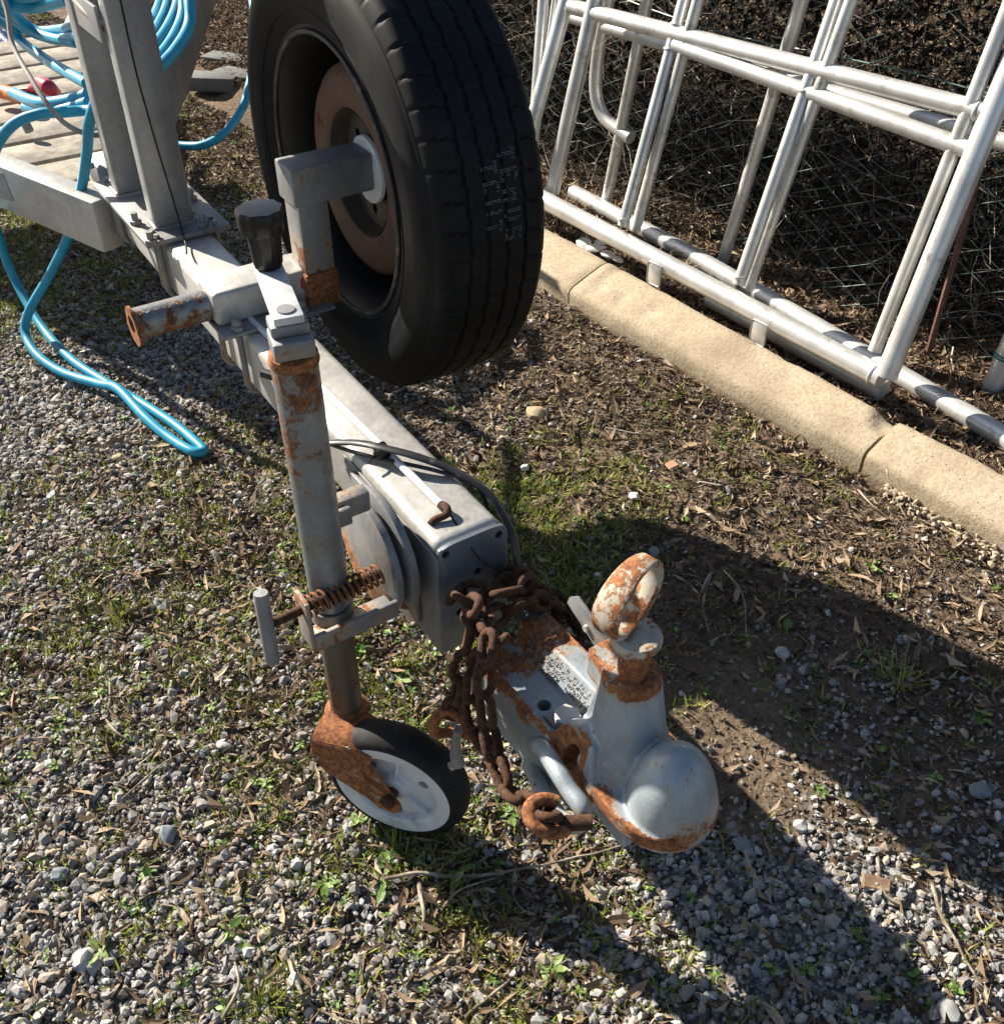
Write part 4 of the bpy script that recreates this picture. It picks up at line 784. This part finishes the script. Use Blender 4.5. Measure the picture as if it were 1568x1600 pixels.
# fork and wheel (swivelled, axle pointing back right)
A65 = R(71); wa = loc(O+Vector((math.cos(A65), math.sin(A65), 0))); wt = Vector((wa.y, -wa.x, 0)); 
RW = .106; Cf = loc(Vector((-.1525, .827, RW))); WC = Cf+wa*.022
if (WC-Vector((JU, JV, WC.z))).dot(wt) < 0: wt = -wt
def wf(t, a, z): return WC+wt*t+wa*a+Z*(z-RW)
tj = (Vector((JU, JV, RW))-WC).dot(wt); aj = (Vector((JU, JV, RW))-WC).dot(wa)
bm = BM(); lathe(bm, [(.023, .0), (.030, .002), (.032, .008), (.026, .014), (.0225, .018)], (JU, JV, .178), (0, 0, 1), 32); obj('fork_collar', bm, 'rust', jk, None, 50, .3)
fork = BM()
def arm(a0, a1, th):
    o = [(tj-.020, .184), (tj-.027, .172), (tj-.027, .152), (tj-.006, .124), (-.034, .092), (-.016, .076), (.006, .073), (.018, .082), (.016, .097), (-.006, .114), (-.034, .138), (tj+.046, .166), (tj+.046, .180), (tj+.03, .188)]
    f = lambda t, z: a0+(a1-a0)*smoothstep(-z, -.172, -.150)
    lo = [fork.verts.new(wf(t, f(t, z), z)) for t, z in o]; hi = [fork.verts.new(wf(t, f(t, z)+th, z)) for t, z in o]; n = len(o)
    fork.faces.new(lo[::-1]); fork.faces.new(hi)
    for i in range(n): fork.faces.new((lo[i], lo[(i+1) % n], hi[(i+1) % n], hi[i]))
arm(-.030, -.036, .004); 
bmesh.ops.triangulate(fork, faces=fork.faces[:])
def frust(c):
    d = c-WC; t = d.dot(wt); return .62-.75*near((t, c.z, 0), (tj+.014, .142, 0), .024)**.5-.5*near((t, c.z, 0), (-.022, .118, 0), .022)**.5
M['fork'] = mat_metal('fork_paint', (.42, .44, .44), .55, .1, 24, .12, rdark=1.05)
fo = obj('fork_arm', fork, 'fork', jk, None, 30, frust)
fork = BM(); arm(.030, .034, .004); bmesh.ops.triangulate(fork, faces=fork.faces[:]); obj('fork_arm', fork, 'rust', jk, None, 30, .2)
bm = BM(); prof = [(-.030, .150), (-.0355, .172), (-.028, .188), (-.012, .193), (.012, .193), (.030, .188), (.036, .172), (.032, .150)]; ra = []
for t in (tj-.024, tj-.005, tj+.02, tj+.045, tj+.062):
    k = max(0, (t-tj)/.06); ra.append([bm.verts.new(wf(t, a, z-.012*k*k+.004*math.sin(k*3))) for a, z in prof]+[bm.verts.new(wf(t, a*.88, z-.0035-.012*k*k)) for a, z in prof[::-1]])
for a, b in zip(ra[:-1], ra[1:]):
    for k in range(len(a)): bm.faces.new((a[k], a[(k+1) % len(a)], b[(k+1) % len(a)], b[k]))
bm.faces.new(ra[0][::-1]); bm.faces.new(ra[-1]); obj('fork_hood', bm, 'rust', jk, None, 50, .3)
bm = BM(); cyl(bm, wf(0, -.041, RW-.004), wf(0, .041, RW-.004), .0085, 16); hexb(bm, wf(0, -.037, RW-.004), -wa, .0115, .006); obj('axle_bolt', bm, 'darkrust', jk, None, 40, .3)
bm = BM(); lathe(bm, [(.080, -.024), (.092, -.0255), (.099, -.021), (.104, -.012), (.106, -.004), (.106, .004), (.104, .012), (.099, .021), (.092, .0255), (.080, .024)], WC, wa, 72, True); obj('solid_tyre', bm, 'rubber2', jk, None, 60, 0)
bm = BM(); lathe(bm, [(0, -.020), (.018, -.020), (.020, -.012), (.024, -.009), (.062, -.010), (.066, -.022), (.070, -.0245), (.086, -.0255), (.0885, -.023), (.0885, .023), (.066, .023), (.060, .008), (0, .008)], WC, wa, 72)
wh = obj('wheel_hub', bm, 'whiteplastic', jk, None, 35, 0)
cut = BM()
for t in (R(20), R(140), R(260)): c = WC+(wt*math.cos(t)+Z*math.sin(t))*.045; cyl(cut, c-wa*.03, c+wa*.03, .0078, 20)
boolcut(wh, cut)
for t in (R(20), R(140), R(260)):
    c = WC+(wt*math.cos(t)+Z*math.sin(t))*.045; bm = BM(); cyl(bm, c-wa*.001, c+wa*.004, .0082, 20); obj('hub_hole_shade', bm, 'black', wh, None, 35, 0)  # black discs behind the cuts stand in for the dark inside
for t in (R(80), R(200), R(320)):
    bm = BM(); d = wt*math.cos(t)+Z*math.sin(t); s2 = wa.cross(d).normalized(); prism(bm, [WC+d*.020-wa*.0085-s2*.0015, WC+d*.064-wa*.0095-s2*.0015, WC+d*.064-wa*.0095+s2*.0015, WC+d*.020-wa*.0085+s2*.0015], -wa*.008)
    obj('hub_rib', bm, 'whiteplastic', wh, None, 35, 0)
# ------------------------------------------------------------------ spare wheel and its carrier
SU, SW_ = -.675, .660
ca_ = thing('spare_wheel_carrier', 'galvanised clamp bracket with a rusty ended cross tube and an upright arm for the spare', 'wheel bracket', (-.70, 0, .455))
bm = BM(); bx(bm, (-.755, -.088, .457), (-.625, .115, .464), .002); obj('base_flange', bm, 'galv_dull', ca_, None, 35, .02)
bm = BM(); bx(bm, (-.742, -.083, .464), (-.660, .104, .524), .008, 3); sad = obj('saddle', bm, 'galv', ca_, None, 35, lambda c: .25*near(c, (-.66, -.08, .52), .05)-.05)
bm = BM(); bx(bm, (-.6597, .070, .492), (-.6590, .074, .512)); obj('paint_mark', bm, 'paintred', ca_, None, 0, 0)
for u in (-.745, -.637): ubolt(u, ca_, .0585)
for p in ((-.637, -.0585), (-.637, .0585), (-.745, -.0585)):
    bm = BM(); hexb(bm, (p[0], p[1], .464), (0, 0, 1), .0115, .009); bmesh.ops.create_uvsphere(bm, u_segments=14, v_segments=8, radius=.009, matrix=Matrix.Translation((p[0], p[1], .477))); obj('dome_nut', bm, 'galv_dull', ca_, None, 35, 0)
bm = BM(); lathe(bm, [(.021, 0), (.026, 0), (.026, .13), (.021, .13)], (-.70, -.205, .490), (0, 1, 0), 36, True); obj('cross_tube', bm, 'jacktube', ca_, None, 40, lambda c: .35*smoothstep(-c.y, .165, .205)+.25*smoothstep(-c.z, -.485, -.468)+.15*smoothstep(c.y, -.11, -.085))
bm = BM(); 
pts = [(-.70+math.cos(t)*.028*(1+.25*(math.sin(t) < 0)), -.206, .488+math.sin(t)*.034) for t in np.linspace(0, 2*math.pi, 29)[:-1]]; prism(bm, pts, (0, -.0045, 0)); ef = obj('end_flange', bm, 'rust', ca_, None, 35, .3)
cut = BM(); cyl(cut, (-.70, -.23, .490), (-.70, -.19, .490), .0165, 24); boolcut(ef, cut)
bm = BM(); bx(bm, (SU-.030, .078, .520), (SU+.028, .132, .700), .004); obj('carrier_upright', bm, 'galv_dull', ca_, None, 35, lambda c: .55*smoothstep(-c.z, -.60, -.54)*(.6+fn(c, 40))+.1*(c.y < .08))
bm = BM(); bx(bm, (SU-.033, .075, .458), (SU+.031, .135, .5205), .003); obj('upright_foot', bm, 'rust', ca_, None, 35, lambda c: .0+.4*fn(c, 50, 2))
bm = BM(); bx(bm, (SU-.034, .072, .640), (SU+.032, .2155, .703), .004); obj('carrier_arm', bm, 'galv_dull', ca_, None, 35, lambda c: -.05+.12*(c.y < .08))
bm = BM(); lathe(bm, [(0, 0), (.046, 0), (.055, .003), (.056, .009), (.050, .013), (0, .013)], (SU, .2155, SW_+.004), (0, 1, 0), 44); obj('mounting_flange', bm, 'white_metal', ca_, None, 40, -.05)
sp = thing('spare_wheel', 'black road tyre on a rusty steel rim, held upright beside the drawbar', 'spare wheel', (SU, .26, SW_-.345))
SC = Vector((SU, 0, SW_)); TV = .249     # tyre mid plane
def tyre():
    # section: (offset across, radius); tread carries zigzag grooves and shoulder lugs
    sec = [(-.088, .228), (-.094, .236), (-.098, .243), (-.1005, .250), (-.1045, .262), (-.1062, .268), (-.1058, .271), (-.108, .281), (-.1075, .292), (-.1045, .302), (-.1035, .3045), (-.100, .312), (-.0985, .3135), (-.0955, .3190), (-.0945, .3195), (-.0920, .3260), (-.0890, .3310), (-.0850, .3352), (-.0800, .3383)]
    tr_ = [(-.0760+.152*i/76, 0) for i in range(77)]
    sec = [(a, .228+(b-.228)*1.165) for a, b in sec]
    prof = [(a, b, 0) for a, b in sec]+[(a, .3584+.0030*(1-(a/.076)**2), 1) for a, _ in tr_]+[(-a, b, 0) for a, b in sec[::-1]]
    N = 720; bm = BM(); rings = []
    tri = lambda x: abs((x % 1)*2-1)*2-1
    for i in range(N):
        t = 2*math.pi*i/N; ph_ = i/N*52; r = []
        for a, rad, tread in prof:
            h = 0
            if tread:
                for g0, am in ((-.047, .0014), (-.016, .0018), (.016, -.0018), (.047, -.0014)):
                    d = abs(a-g0-am*tri(ph_)); h = max(h, min(1, max(0, (.0034-d)/.0014)))
                if abs(a) > .052:
                    sk = ((ph_+a*4) % 1); h = max(h, .6*min(1, max(0, (.055-abs(sk-.5))/.025)))
                elif abs(abs(a)-.031) < .006 or abs(a) < .010:
                    sk = ((ph_+.5*(abs(a) < .01)+a*6) % 1); h = max(h, .3*min(1, max(0, (.045-abs(sk-.5))/.02)))
                h *= .0045
            elif rad > .342:
                sk = ((ph_+a*4) % 1); h = .0028*min(1, max(0, (.075-abs(sk-.5))/.03))
            rr = rad-h; r.append(bm.verts.new((SU+math.cos(t)*rr, TV+a, SW_+math.sin(t)*rr)))
        rings.append(r)
    for i in range(N):
        a, b = rings[i], rings[(i+1) % N]
        for k in range(len(prof)-1): bm.faces.new((a[k], b[k], b[k+1], a[k+1]))
    return bm
ty = obj('tyre', tyre(), 'rubber', sp, None, 32, None)
bm = BM()
for k in range(120):
    t = 2*math.pi*k/120+.01*math.sin(k*7)
    if k % 40 > 26: continue
    h_ = (.011, .011, .006)[(k*7) % 3]; r_ = .292 if (k*5) % 4 else .289
    d = Vector((math.cos(t), 0, math.sin(t))); e = Vector((-d.z, 0, d.x)); c = Vector((SU, TV-.1063, SW_))+d*r_
    a_ = c-e*.003-d*h_/2; prism(bm, [a_, a_+e*.0016, a_+e*.0016+d*h_, a_+d*h_], (0, -.0013, 0))
    if k % 2: prism(bm, [a_+e*.0016, a_+e*.006, a_+e*.006+d*.0018, a_+e*.0016+d*.0018], (0, -.0013, 0))
    if k % 3 == 0: a2 = a_+d*(h_-.0018); prism(bm, [a2+e*.0016, a2+e*.006, a2+e*.006+d*.0018, a2+e*.0016+d*.0018], (0, -.0013, 0))
for rr_ in (.2575, .310, .3185):
    zz_ = {.2575: -.1020, .310: -.1022, .3185: -.0985}[rr_]; lathe(bm, [(rr_+.0016*math.cos(t), zz_+.0016*math.sin(t)) for t in (0, 1.57, 3.14, 4.71)], (SU, TV, SW_), (0, 1, 0), 120, True)
obj('sidewall_moulding', bm, 'rubber', sp, None, 40, 0)
# dotted size marks printed on the tread
GL = {'T': ['111', '010', '010', '010', '010'], 'I': ['1', '1', '1', '1', '1'], 'H': ['101', '101', '111', '101', '101'], 'E': ['111', '100', '110', '100', '111'], 'C': ['111', '100', '100', '100', '111'], 'n': ['000', '111', '101', '101', '101'], 'V': ['101', '101', '101', '101', '010'], '1': ['1', '1', '1', '1', '1'], '5': ['111', '100', '111', '001', '111']}
bm = BM()
def dots(txt, a0, th0, cell=.0052, flip=1):
    th = th0
    for ch in txt:
        g_ = GL[ch]
        for rr in range(len(g_[0])):
            for cc_ in range(5):
                if g_[cc_][rr] == '1':
                    for du in (0, 1):
                        for dv in (0, 1, 2):
                            if random.random() < .25: continue
                            a = a0+flip*(-(cc_*cell)-dv*cell*.33); t = th-(rr*cell+du*cell*.5)/.343; rad = .3620
                            c = Vector((SU+math.cos(t)*rad, TV+a, SW_+math.sin(t)*rad)); d = Vector((math.cos(t), 0, math.sin(t))); s2 = Vector((-d.z, 0, d.x))
                            bm.faces.new([bm.verts.new(c+s2*x*.0004+Vector((0, y*.0004, 0))) for x, y in ((-1, -1), (1, -1), (1, 1), (-1, 1))])
        th -= (len(g_[0])+1.6)*cell/.343
thx = math.atan2(.10, .33)
dots('TEnV5', .038, thx+.08, .0058); dots('TCI1T', .006, thx+.04, .0054)
obj('tread_marking', bm, 'print', sp, None, 0, 0)
bm = BM(); lathe(bm, [(.232, -.086), (.236, -.089), (.2345, -.092), (.226, -.090), (.220, -.080), (.214, -.060), (.210, -.040), (.206, .02), (.210, .070), (.224, .085), (.228, .090), (.222, .090), (.205, .070), (.200, .02)], (SU, TV, SW_), (0, 1, 0), 80); obj('rim_barrel', bm, simple('black_rim', (.010, .0095, .0095), .5, .1, .4, 30, .1, (.07, .055, .045), 10, .56, .74), sp, None, 40, 0)
bm = BM(); lathe(bm, [(.2235+.0040*math.cos(t), -.0925+.0040*math.sin(t)) for t in np.linspace(0, 2*math.pi, 9)[:-1]], (SU, TV, SW_), (0, 1, 0), 96, True); obj('rim_flange', bm, simple('worn_rim_edge', (.05, .045, .042), .5, .2, .5, 20, .2, (.20, .17, .14), 16, .52, .68), sp, None, 50, 0)
M['disc'] = mat_metal('rusty_disc', (.13, .068, .042), .75, .05, 14, .05, 0, rdark=.5, stain=(.17, .085, .05))
bm = BM(); lathe(bm, [(.170, -.030), (.176, -.020), (.170, -.040), (.158, -.050), (.140, -.055), (.120, -.053), (.106, -.048), (.102, -.040), (.102, -.036)], (SU, TV, SW_), (0, 1, 0), 72); obj('wheel_disc', bm, 'disc', sp, None, 50, .1)
bm = BM(); lathe(bm, [(.176, -.020), (.195, .0), (.207, .02)], (SU, TV, SW_), (0, 1, 0), 72); obj('disc_wall', bm, 'black', sp, None, 50, 0)
bm = BM(); lathe(bm, [(.103, -.047), (.101, -.036), (.098, -.016), (.050, -.014), (.050, -.004), (.096, -.004)], (SU, TV, SW_), (0, 1, 0), 56); wc = obj('wheel_centre', bm, mat_metal('centre_paint', (.07, .06, .045), .6, .1, 18, .1, stain=(.20, .13, .06), rdark=.7), sp, None, 50, .05)
cut = BM()
for k in range(6): t = R(20+k*60); c = Vector((SU+math.cos(t)*.072, TV, SW_+math.sin(t)*.072)); cyl(cut, c+Vector((0, -.03, 0)), c+Vector((0, .02, 0)), .0085, 16)
boolcut(wc, cut)
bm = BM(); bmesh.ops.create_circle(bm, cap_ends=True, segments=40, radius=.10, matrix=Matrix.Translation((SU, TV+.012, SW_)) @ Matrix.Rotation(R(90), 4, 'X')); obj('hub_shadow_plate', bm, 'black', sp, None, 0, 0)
# ------------------------------------------------------------------ chains, hose, cables
def link_mesh(L, Wd, r, seg=10):
    bm = BM(); h = L/2-Wd/2; pts = [Vector((h+math.cos(t)*(Wd/2-r), math.sin(t)*(Wd/2-r), 0)) for t in np.linspace(-math.pi/2, math.pi/2, 8)]+[Vector((-h+math.cos(t)*(Wd/2-r), math.sin(t)*(Wd/2-r), 0)) for t in np.linspace(math.pi/2, 3*math.pi/2, 8)]
    tube(bm, pts, r, seg, True); me = bpy.data.meshes.new('link'); bmesh.ops.recalc_face_normals(bm, faces=bm.faces[:]); bm.to_mesh(me); bm.free()
    me.polygons.foreach_set('use_smooth', [True]*len(me.polygons)); me.materials.append(M['darkrust']); return me
LM = link_mesh(.050, .033, .0055)
def chain(root, pts, L=.050, r=.0055, roll0=0., jit=.2):
    sp_ = spline(pts, 24); d = [0]
    for a, b in zip(sp_[:-1], sp_[1:]): d.append(d[-1]+(b-a).length)
    pitch = L-2*r-.0005; n = int(d[-1]/pitch)+1; B = Vector(CURBASE[root.name])
    def at(x):
        x = min(max(x, 0), d[-1]-1e-5); i = next(i for i in range(len(d)-1) if d[i+1] > x or i == len(d)-2); t = (x-d[i])/max(1e-9, d[i+1]-d[i]); return sp_[i].lerp(sp_[i+1], t)
    X = None
    for k in range(n):
        a, b = at(k*pitch-pitch*.5), at(k*pitch+pitch*.5); c = at(k*pitch); ax = (b-a).normalized()
        if X is None: X = frame_of(ax)[0]
        X = (X-ax*X.dot(ax)).normalized(); Y = ax.cross(X); ro = roll0+k*math.pi/2+random.uniform(-jit, jit); s2 = X*math.cos(ro)+Y*math.sin(ro); n2 = ax.cross(s2)
        o = bpy.data.objects.new('link', LM); S.collection.objects.link(o); o.parent = root
        o.matrix_local = Matrix(((ax.x, s2.x, n2.x, c.x-B.x), (ax.y, s2.y, n2.y, c.y-B.y), (ax.z, s2.z, n2.z, c.z-B.z), (0, 0, 0, 1)))
ch1 = thing('safety_chain', 'rusty safety chain draped over the coupling and dropping to the bright orange shackle', 'chain', (.08, -.08, .30), 'rusty safety chains at the drawbar end')
P = lambda x, y, v: Lv(x, y, v)
chain(ch1, [(.030, .085, .31), (.025, .070, .352), (.040, .045, .386), (.055, .010, .392), (.06, -.025, .392), Vector(P(735, 985, -.062)), Vector(P(722, 1040, -.085)), Vector(P(714, 1085, -.095)), Vector(P(706, 1112, -.100))], roll0=.3)
ch2 = thing('safety_chain', 'rusty safety chain hanging in a long loop to the grey lug under the coupling', 'chain', (.15, -.08, .25), 'rusty safety chains at the drawbar end')
chain(ch2, [(.080, .088, .30), (.078, .075, .345), (.085, .045, .378), (.085, .010, .382), (.088, -.03, .384), Vector(P(762, 1000, -.068)), Vector(P(757, 1065, -.088)), Vector(P(762, 1130, -.100)), Vector(P(775, 1190, -.110)), Vector(P(795, 1235, -.118)), Vector(P(830, 1262, -.122)), Vector(P(858, 1275, -.122))], roll0=1.0)
chain(ch1, [(.020, .060, .34), (.050, .062, .375), (.070, .035, .398), (.072, .005, .404), (.050, -.020, .400), (.030, -.040, .392), Vector(P(752, 955, -.060))], roll0=.9)
ch3 = thing('safety_chain', 'short doubled length of rusty chain hanging between the other two strands', 'chain', (.10, -.09, .27), 'rusty safety chains at the drawbar end')
chain(ch3, [Vector(P(775, 1010, -.060)), Vector(P(742, 1045, -.078)), Vector(P(738, 1090, -.090)), Vector(P(745, 1140, -.098)), Vector(P(768, 1180, -.104)), Vector(P(790, 1215, -.108))], roll0=.2)
chain(ch3, [(.015, .055, .36), (.030, .075, .35), (.06, .095, .335), (.11, .10, .32), (.16, .098, .31)], roll0=.7)
sh = thing('bow_shackle', 'bright orange rusted shackle hanging on the left chain above the small wheel', 'shackle', Vector(P(700, 1130, -.10)), 'rusty shackles on the chains')
c = Vector(P(703, 1130, -.103)); bm = BM(); e1 = Vector((.53, .85, 0)); tube(bm, [c+e1*(math.sin(t)*.021)+Z*(math.cos(t)*.026)+Vector((0, -.004*math.sin(2*t), 0)) for t in np.linspace(-2.5, 2.5, 20)], .0078, 12); obj('bow', bm, 'rust', sh, None, 60, .4)
bm = BM(); cyl(bm, c-e1*.026-Z*.020, c+e1*.026-Z*.020, .0068, 14); cyl(bm, c+e1*.017-Z*.020, c+e1*.028-Z*.020, .0095, 14); obj('pin', bm, 'rust', sh, None, 50, .35)
sn_ = thing('snap_hook', 'small grey worn snap hook dangling below the orange shackle', 'snap hook', Vector(P(712, 1180, -.10)))
bm = BM(); q = [Vector(P(x, y, -.103)) for x, y in ((716, 1140), (712, 1158), (712, 1178), (716, 1195))]; tube(bm, q, [.006, .0062, .0085, .0095], 12); obj('hook_body', bm, 'galv_dull', sn_, None, 60, .12)
bm = BM(); q = [Vector(P(x, y, -.106)) for x, y in ((705, 1195), (703, 1210), (697, 1222))]; tube(bm, q, [.005, .0058, .0075], 12); obj('latch', bm, 'galv', sn_, None, 60, .02)
sh2 = thing('bow_shackle', 'rusty yellow orange shackle pin through the grey lug below the coupling', 'shackle', Vector(P(850, 1275, -.12)), 'rusty shackles on the chains')
c = Vector(P(852, 1268, -.120)); e2 = Vector((.80, .1, -.25)).normalized(); bm = BM(); tube(bm, [c+e2*(math.sin(t)*.020+.006)+Vector((0, -1, .25)).normalized()*(math.cos(t)*.022) for t in np.linspace(-2.6, 2.6, 20)], .0078, 12); obj('bow', bm, 'rust', sh2, None, 60, .25)
bm = BM(); a_, b_ = Vector(P(848, 1288, -.128)), Vector(P(925, 1285, -.085)); cyl(bm, a_, b_, .0085, 14); lathe(bm, [(0, -.006), (.0105, -.006), (.0130, -.002), (.0130, .006), (.009, .009), (0, .009)], a_, (b_-a_), 20); obj('pin', bm, 'darkrust', sh2, None, 50, .3)
def cablething(nm, label, cat, pts, r, m, frame='T', sx=1., seg=10, n=8, group=None, up=None):
    pts = [Vector(p) for p in pts]; root_base = pts[0]; bm = BM(); sp_ = spline(pts, n); tube(bm, sp_, r, seg, sx=sx, up=up); bmesh.ops.recalc_face_normals(bm, faces=bm.faces[:]); me = bpy.data.meshes.new(nm); bm.to_mesh(me); bm.free()
    o = fin(nm, me, m, None, root_base, 60, None); 
    if frame == 'T': o.location = W(*root_base); o.rotation_euler = (0, 0, TROT)
    else: o.location = root_base
    return tag(o, label, cat, group)
wt_ = lambda x, y, w_: Vector(Lw(x, y, w_))
cablething('black_cable', 'flat black twin cable bowed over the drawbar and down its right side', 'cable', [wt_(498, 700, .44), wt_(512, 692, .462), wt_(560, 692, .474), wt_(600, 700, .480), wt_(650, 713, .478), wt_(705, 734, .465), (-.075, .068, .448), (-.045, .075, .43), (-.01, .076, .40), (.01, .07, .36)], .0042, 'cable', sx=1.9, up=Z)
cablething('black_cable', 'thin black lead with a dark cable tie, lying under the thick black cable', 'cable', [wt_(505, 690, .450), wt_(545, 704, .462), wt_(590, 716, .464), wt_(640, 726, .464), wt_(690, 738, .464), (-.085, .062, .450), (-.06, .068, .42)], .0030, 'cable')
c = wt_(597, 709, .468); bm = BM(); bx(bm, (c.x-.012, c.y-.010, .463), (c.x+.010, c.y+.010, .481), .003); tube(bm, [c, c+Vector((.004, -.018, .004)), c+Vector((.010, -.026, .001))], .0016, 6); o = obj('cable_tie', bm, 'black', None, c, 40, 0); o.location = W(*c); o.rotation_euler = (0, 0, TROT); tag(o, 'black cable tie binding the cables to the white conduit', 'cable tie')
cablething('string_line', 'thin black cord running down the front winch post', 'cord', [(-1.084, -.006, 1.5), (-1.0835, -.020, .86), (-1.0835, -.016, .68), (-1.0835, -.004, .52), (-1.075, -.003, .48), (-1.0, -.02, .464), (-.95, -.035, .470)], .0016, 'black')
cablething('string_line', 'thin black cord crossing the end plate from the rusty hook into the chain', 'cord', [q1+Vector((.02, 0, .003)), (.0105, .0, .43), (.0095, .018, .40), (.0105, .038, .375), (.02, .055, .355)], .0014, 'black')
cablething('tie_wire', 'dark wire loop arched over the saddle clamp', 'wire', [(-.70, .02, .524), (-.715, .03, .536), (-.70, .04, .545), (-.67, .035, .535), (-.657, .03, .52), (-.655, .025, .48)], .0012, 'darkrust')
# blue hose: world coordinates from heights along its run
H = lambda x, y, z: G(x, y, z)
hr = .0125
cablething('blue_hose', 'blue garden hose slung over the winch posts with a long loop down to the gravel', 'hose',
  [H(240, 112, .62), H(180, 170, .62), H(137, 172, .60), H(100, 175, .60), H(60, 178, .60), H(20, 195, .58), H(-8, 235, .52), H(-22, 300, .40), H(-5, 360, .26), H(20, 430, .12), H(62, 505, .04), H(110, 560, .022), H(170, 600, .018), H(225, 632, .018), H(275, 665, .018), H(305, 690, .018), H(318, 704, .016),
   H(300, 705, .020), H(262, 682, .022), H(225, 650, .034), H(185, 608, .045), H(155, 600, .032), H(100, 583, .022), H(60, 556, .03), H(40, 522, .05), H(46, 485, .10), H(80, 425, .20), H(110, 360, .32), H(128, 290, .44), H(136, 235, .53), H(140, 190, .60), H(160, 130, .68)], .0112, 'hose', 'W', n=10, seg=12)
cablething('blue_hose', 'blue hose curving out low behind the spare tyre', 'hose', [H(232, 222, .40), H(280, 227, .40), H(318, 226, .41), H(350, 208, .43), H(375, 175, .46), H(388, 140, .50), H(400, 60, .55), H(392, -10, .6), H(385, -60, .7)], .0105, 'hose', 'W', n=8, seg=12)
# coils hung round the posts
hc = thing('hose_coil', 'coiled blue garden hose hanging in many turns on the winch posts', 'hose coil', (-1.22, -.06, 1.15))
def coilturn(cu, cv_, rv, w0, w1, ph_, rr=.0118):
    pts = []
    for k in range(16):
        t = 2*math.pi*k/16; w_ = (w0+w1)/2+(w1-w0)/2*math.sin(t); sq = 1+.15*math.cos(2*t)
        pts.append((cu+.02*math.sin(3*t+ph_)+.012*math.cos(t*2+ph_), cv_+rv*math.cos(t)*sq+.012*math.sin(2*t+ph_), w_+.01*math.sin(4*t+ph_)))
    bm = BM(); tube(bm, spline(pts, 5, True), rr, 10, True); return obj('turn', bm, 'hose', hc, None, 60, 0)
def turn(pts, r=.0118):
    bm = BM(); tube(bm, spline([loc(G(x, y, z)) for x, y, z in pts], 9), r, 12); return obj('turn', bm, 'hose', hc, None, 60, 0)
turn([(-30, 2, .70), (20, 8, .70), (60, 8, .70), (105, -4, .74)], .016); turn([(-20, -12, .72), (30, -6, .72), (90, -14, .74)], .016)
turn([(-10, -20, .76), (12, 10, .70), (40, 38, .64), (75, 58, .62), (120, 66, .64)], .013); turn([(-12, 0, .72), (20, 28, .66), (50, 50, .62), (85, 60, .61), (122, 56, .66)], .012)
turn([(-10, 22, .66), (20, 38, .62), (55, 48, .61), (95, 46, .64), (120, 40, .68)], .012); turn([(-14, 30, .68), (15, 42, .62), (38, 68, .58), (80, 98, .60), (136, 130, .62)], .0125)
turn([(20, 145, .56), (60, 160, .58), (100, 158, .6), (136, 148, .62)], .013); turn([(40, 168, .55), (90, 172, .58), (137, 160, .61)], .012)
for k, (x0, x1, yb) in enumerate(((228, 300, 112), (232, 290, 96), (226, 282, 78), (234, 272, 52), (236, 262, 30))):
    turn([(x0-45, yb+14, .56), (x0-16, yb+10, .57), (x0, yb+4, .58), (x0+(x1-x0)*.30, yb-8, .58), (x0+(x1-x0)*.68, yb-38, .60), (x1-4, yb-75, .63), (x1-6, yb-120, .68), (x1-18, yb-170, .72)], .0145)
cablething('grey_cord', 'dirty grey cord drooping between the winch posts and the left edge', 'cord', [H(-5, -30, .8), H(12, 20, .75), H(20, 70, .70), H(50, 125, .66), H(80, 170, .62), H(110, 198, .58), H(150, 211, .56), H(195, 196, .60), H(240, 150, .68)], .0055, 'cableside', 'W')
cablething('grey_cord', 'grey cord running across between the two winch posts near the top edge', 'cord', [H(105, -20, .86), H(125, 10, .84), H(165, 45, .82), H(195, 80, .78)], .0055, 'cableside', 'W')
# odds and ends on the rails at the far left
nv = thing('corrugated_conduit', 'navy blue corrugated conduit lying on the boards at the far left', 'conduit', Lw(30, 70, .36)); bm = BM(); pp = spline([wt_(-20, 40, .37), wt_(10, 65, .36), wt_(30, 85, .35), wt_(58, 108, .34)], 22); tube(bm, pp, [.021+.003*(i % 3 == 0) for i in range(len(pp))], 12, sx=1); obj('conduit', bm, 'navy', nv, None, 30, 0)
rd = cablething('red_float', 'small red plastic cleat on the trailer at the far left', 'cleat', [wt_(30, 142, .40), wt_(50, 138, .41), wt_(62, 130, .44), wt_(75, 136, .45), (wt_(84, 146, .42))], [.008]*8+[.012]*8+[.019]*8+[.021]*8+[.017], 'red', 'T')
cablething('orange_tape', 'orange tape wrapped round the hose end at the far left', 'tape', [wt_(-10, 140, .44), wt_(12, 145, .44), wt_(20, 148, .44), wt_(34, 152, .44)], [.019]*24+[.018], 'orange', 'T', n=8)
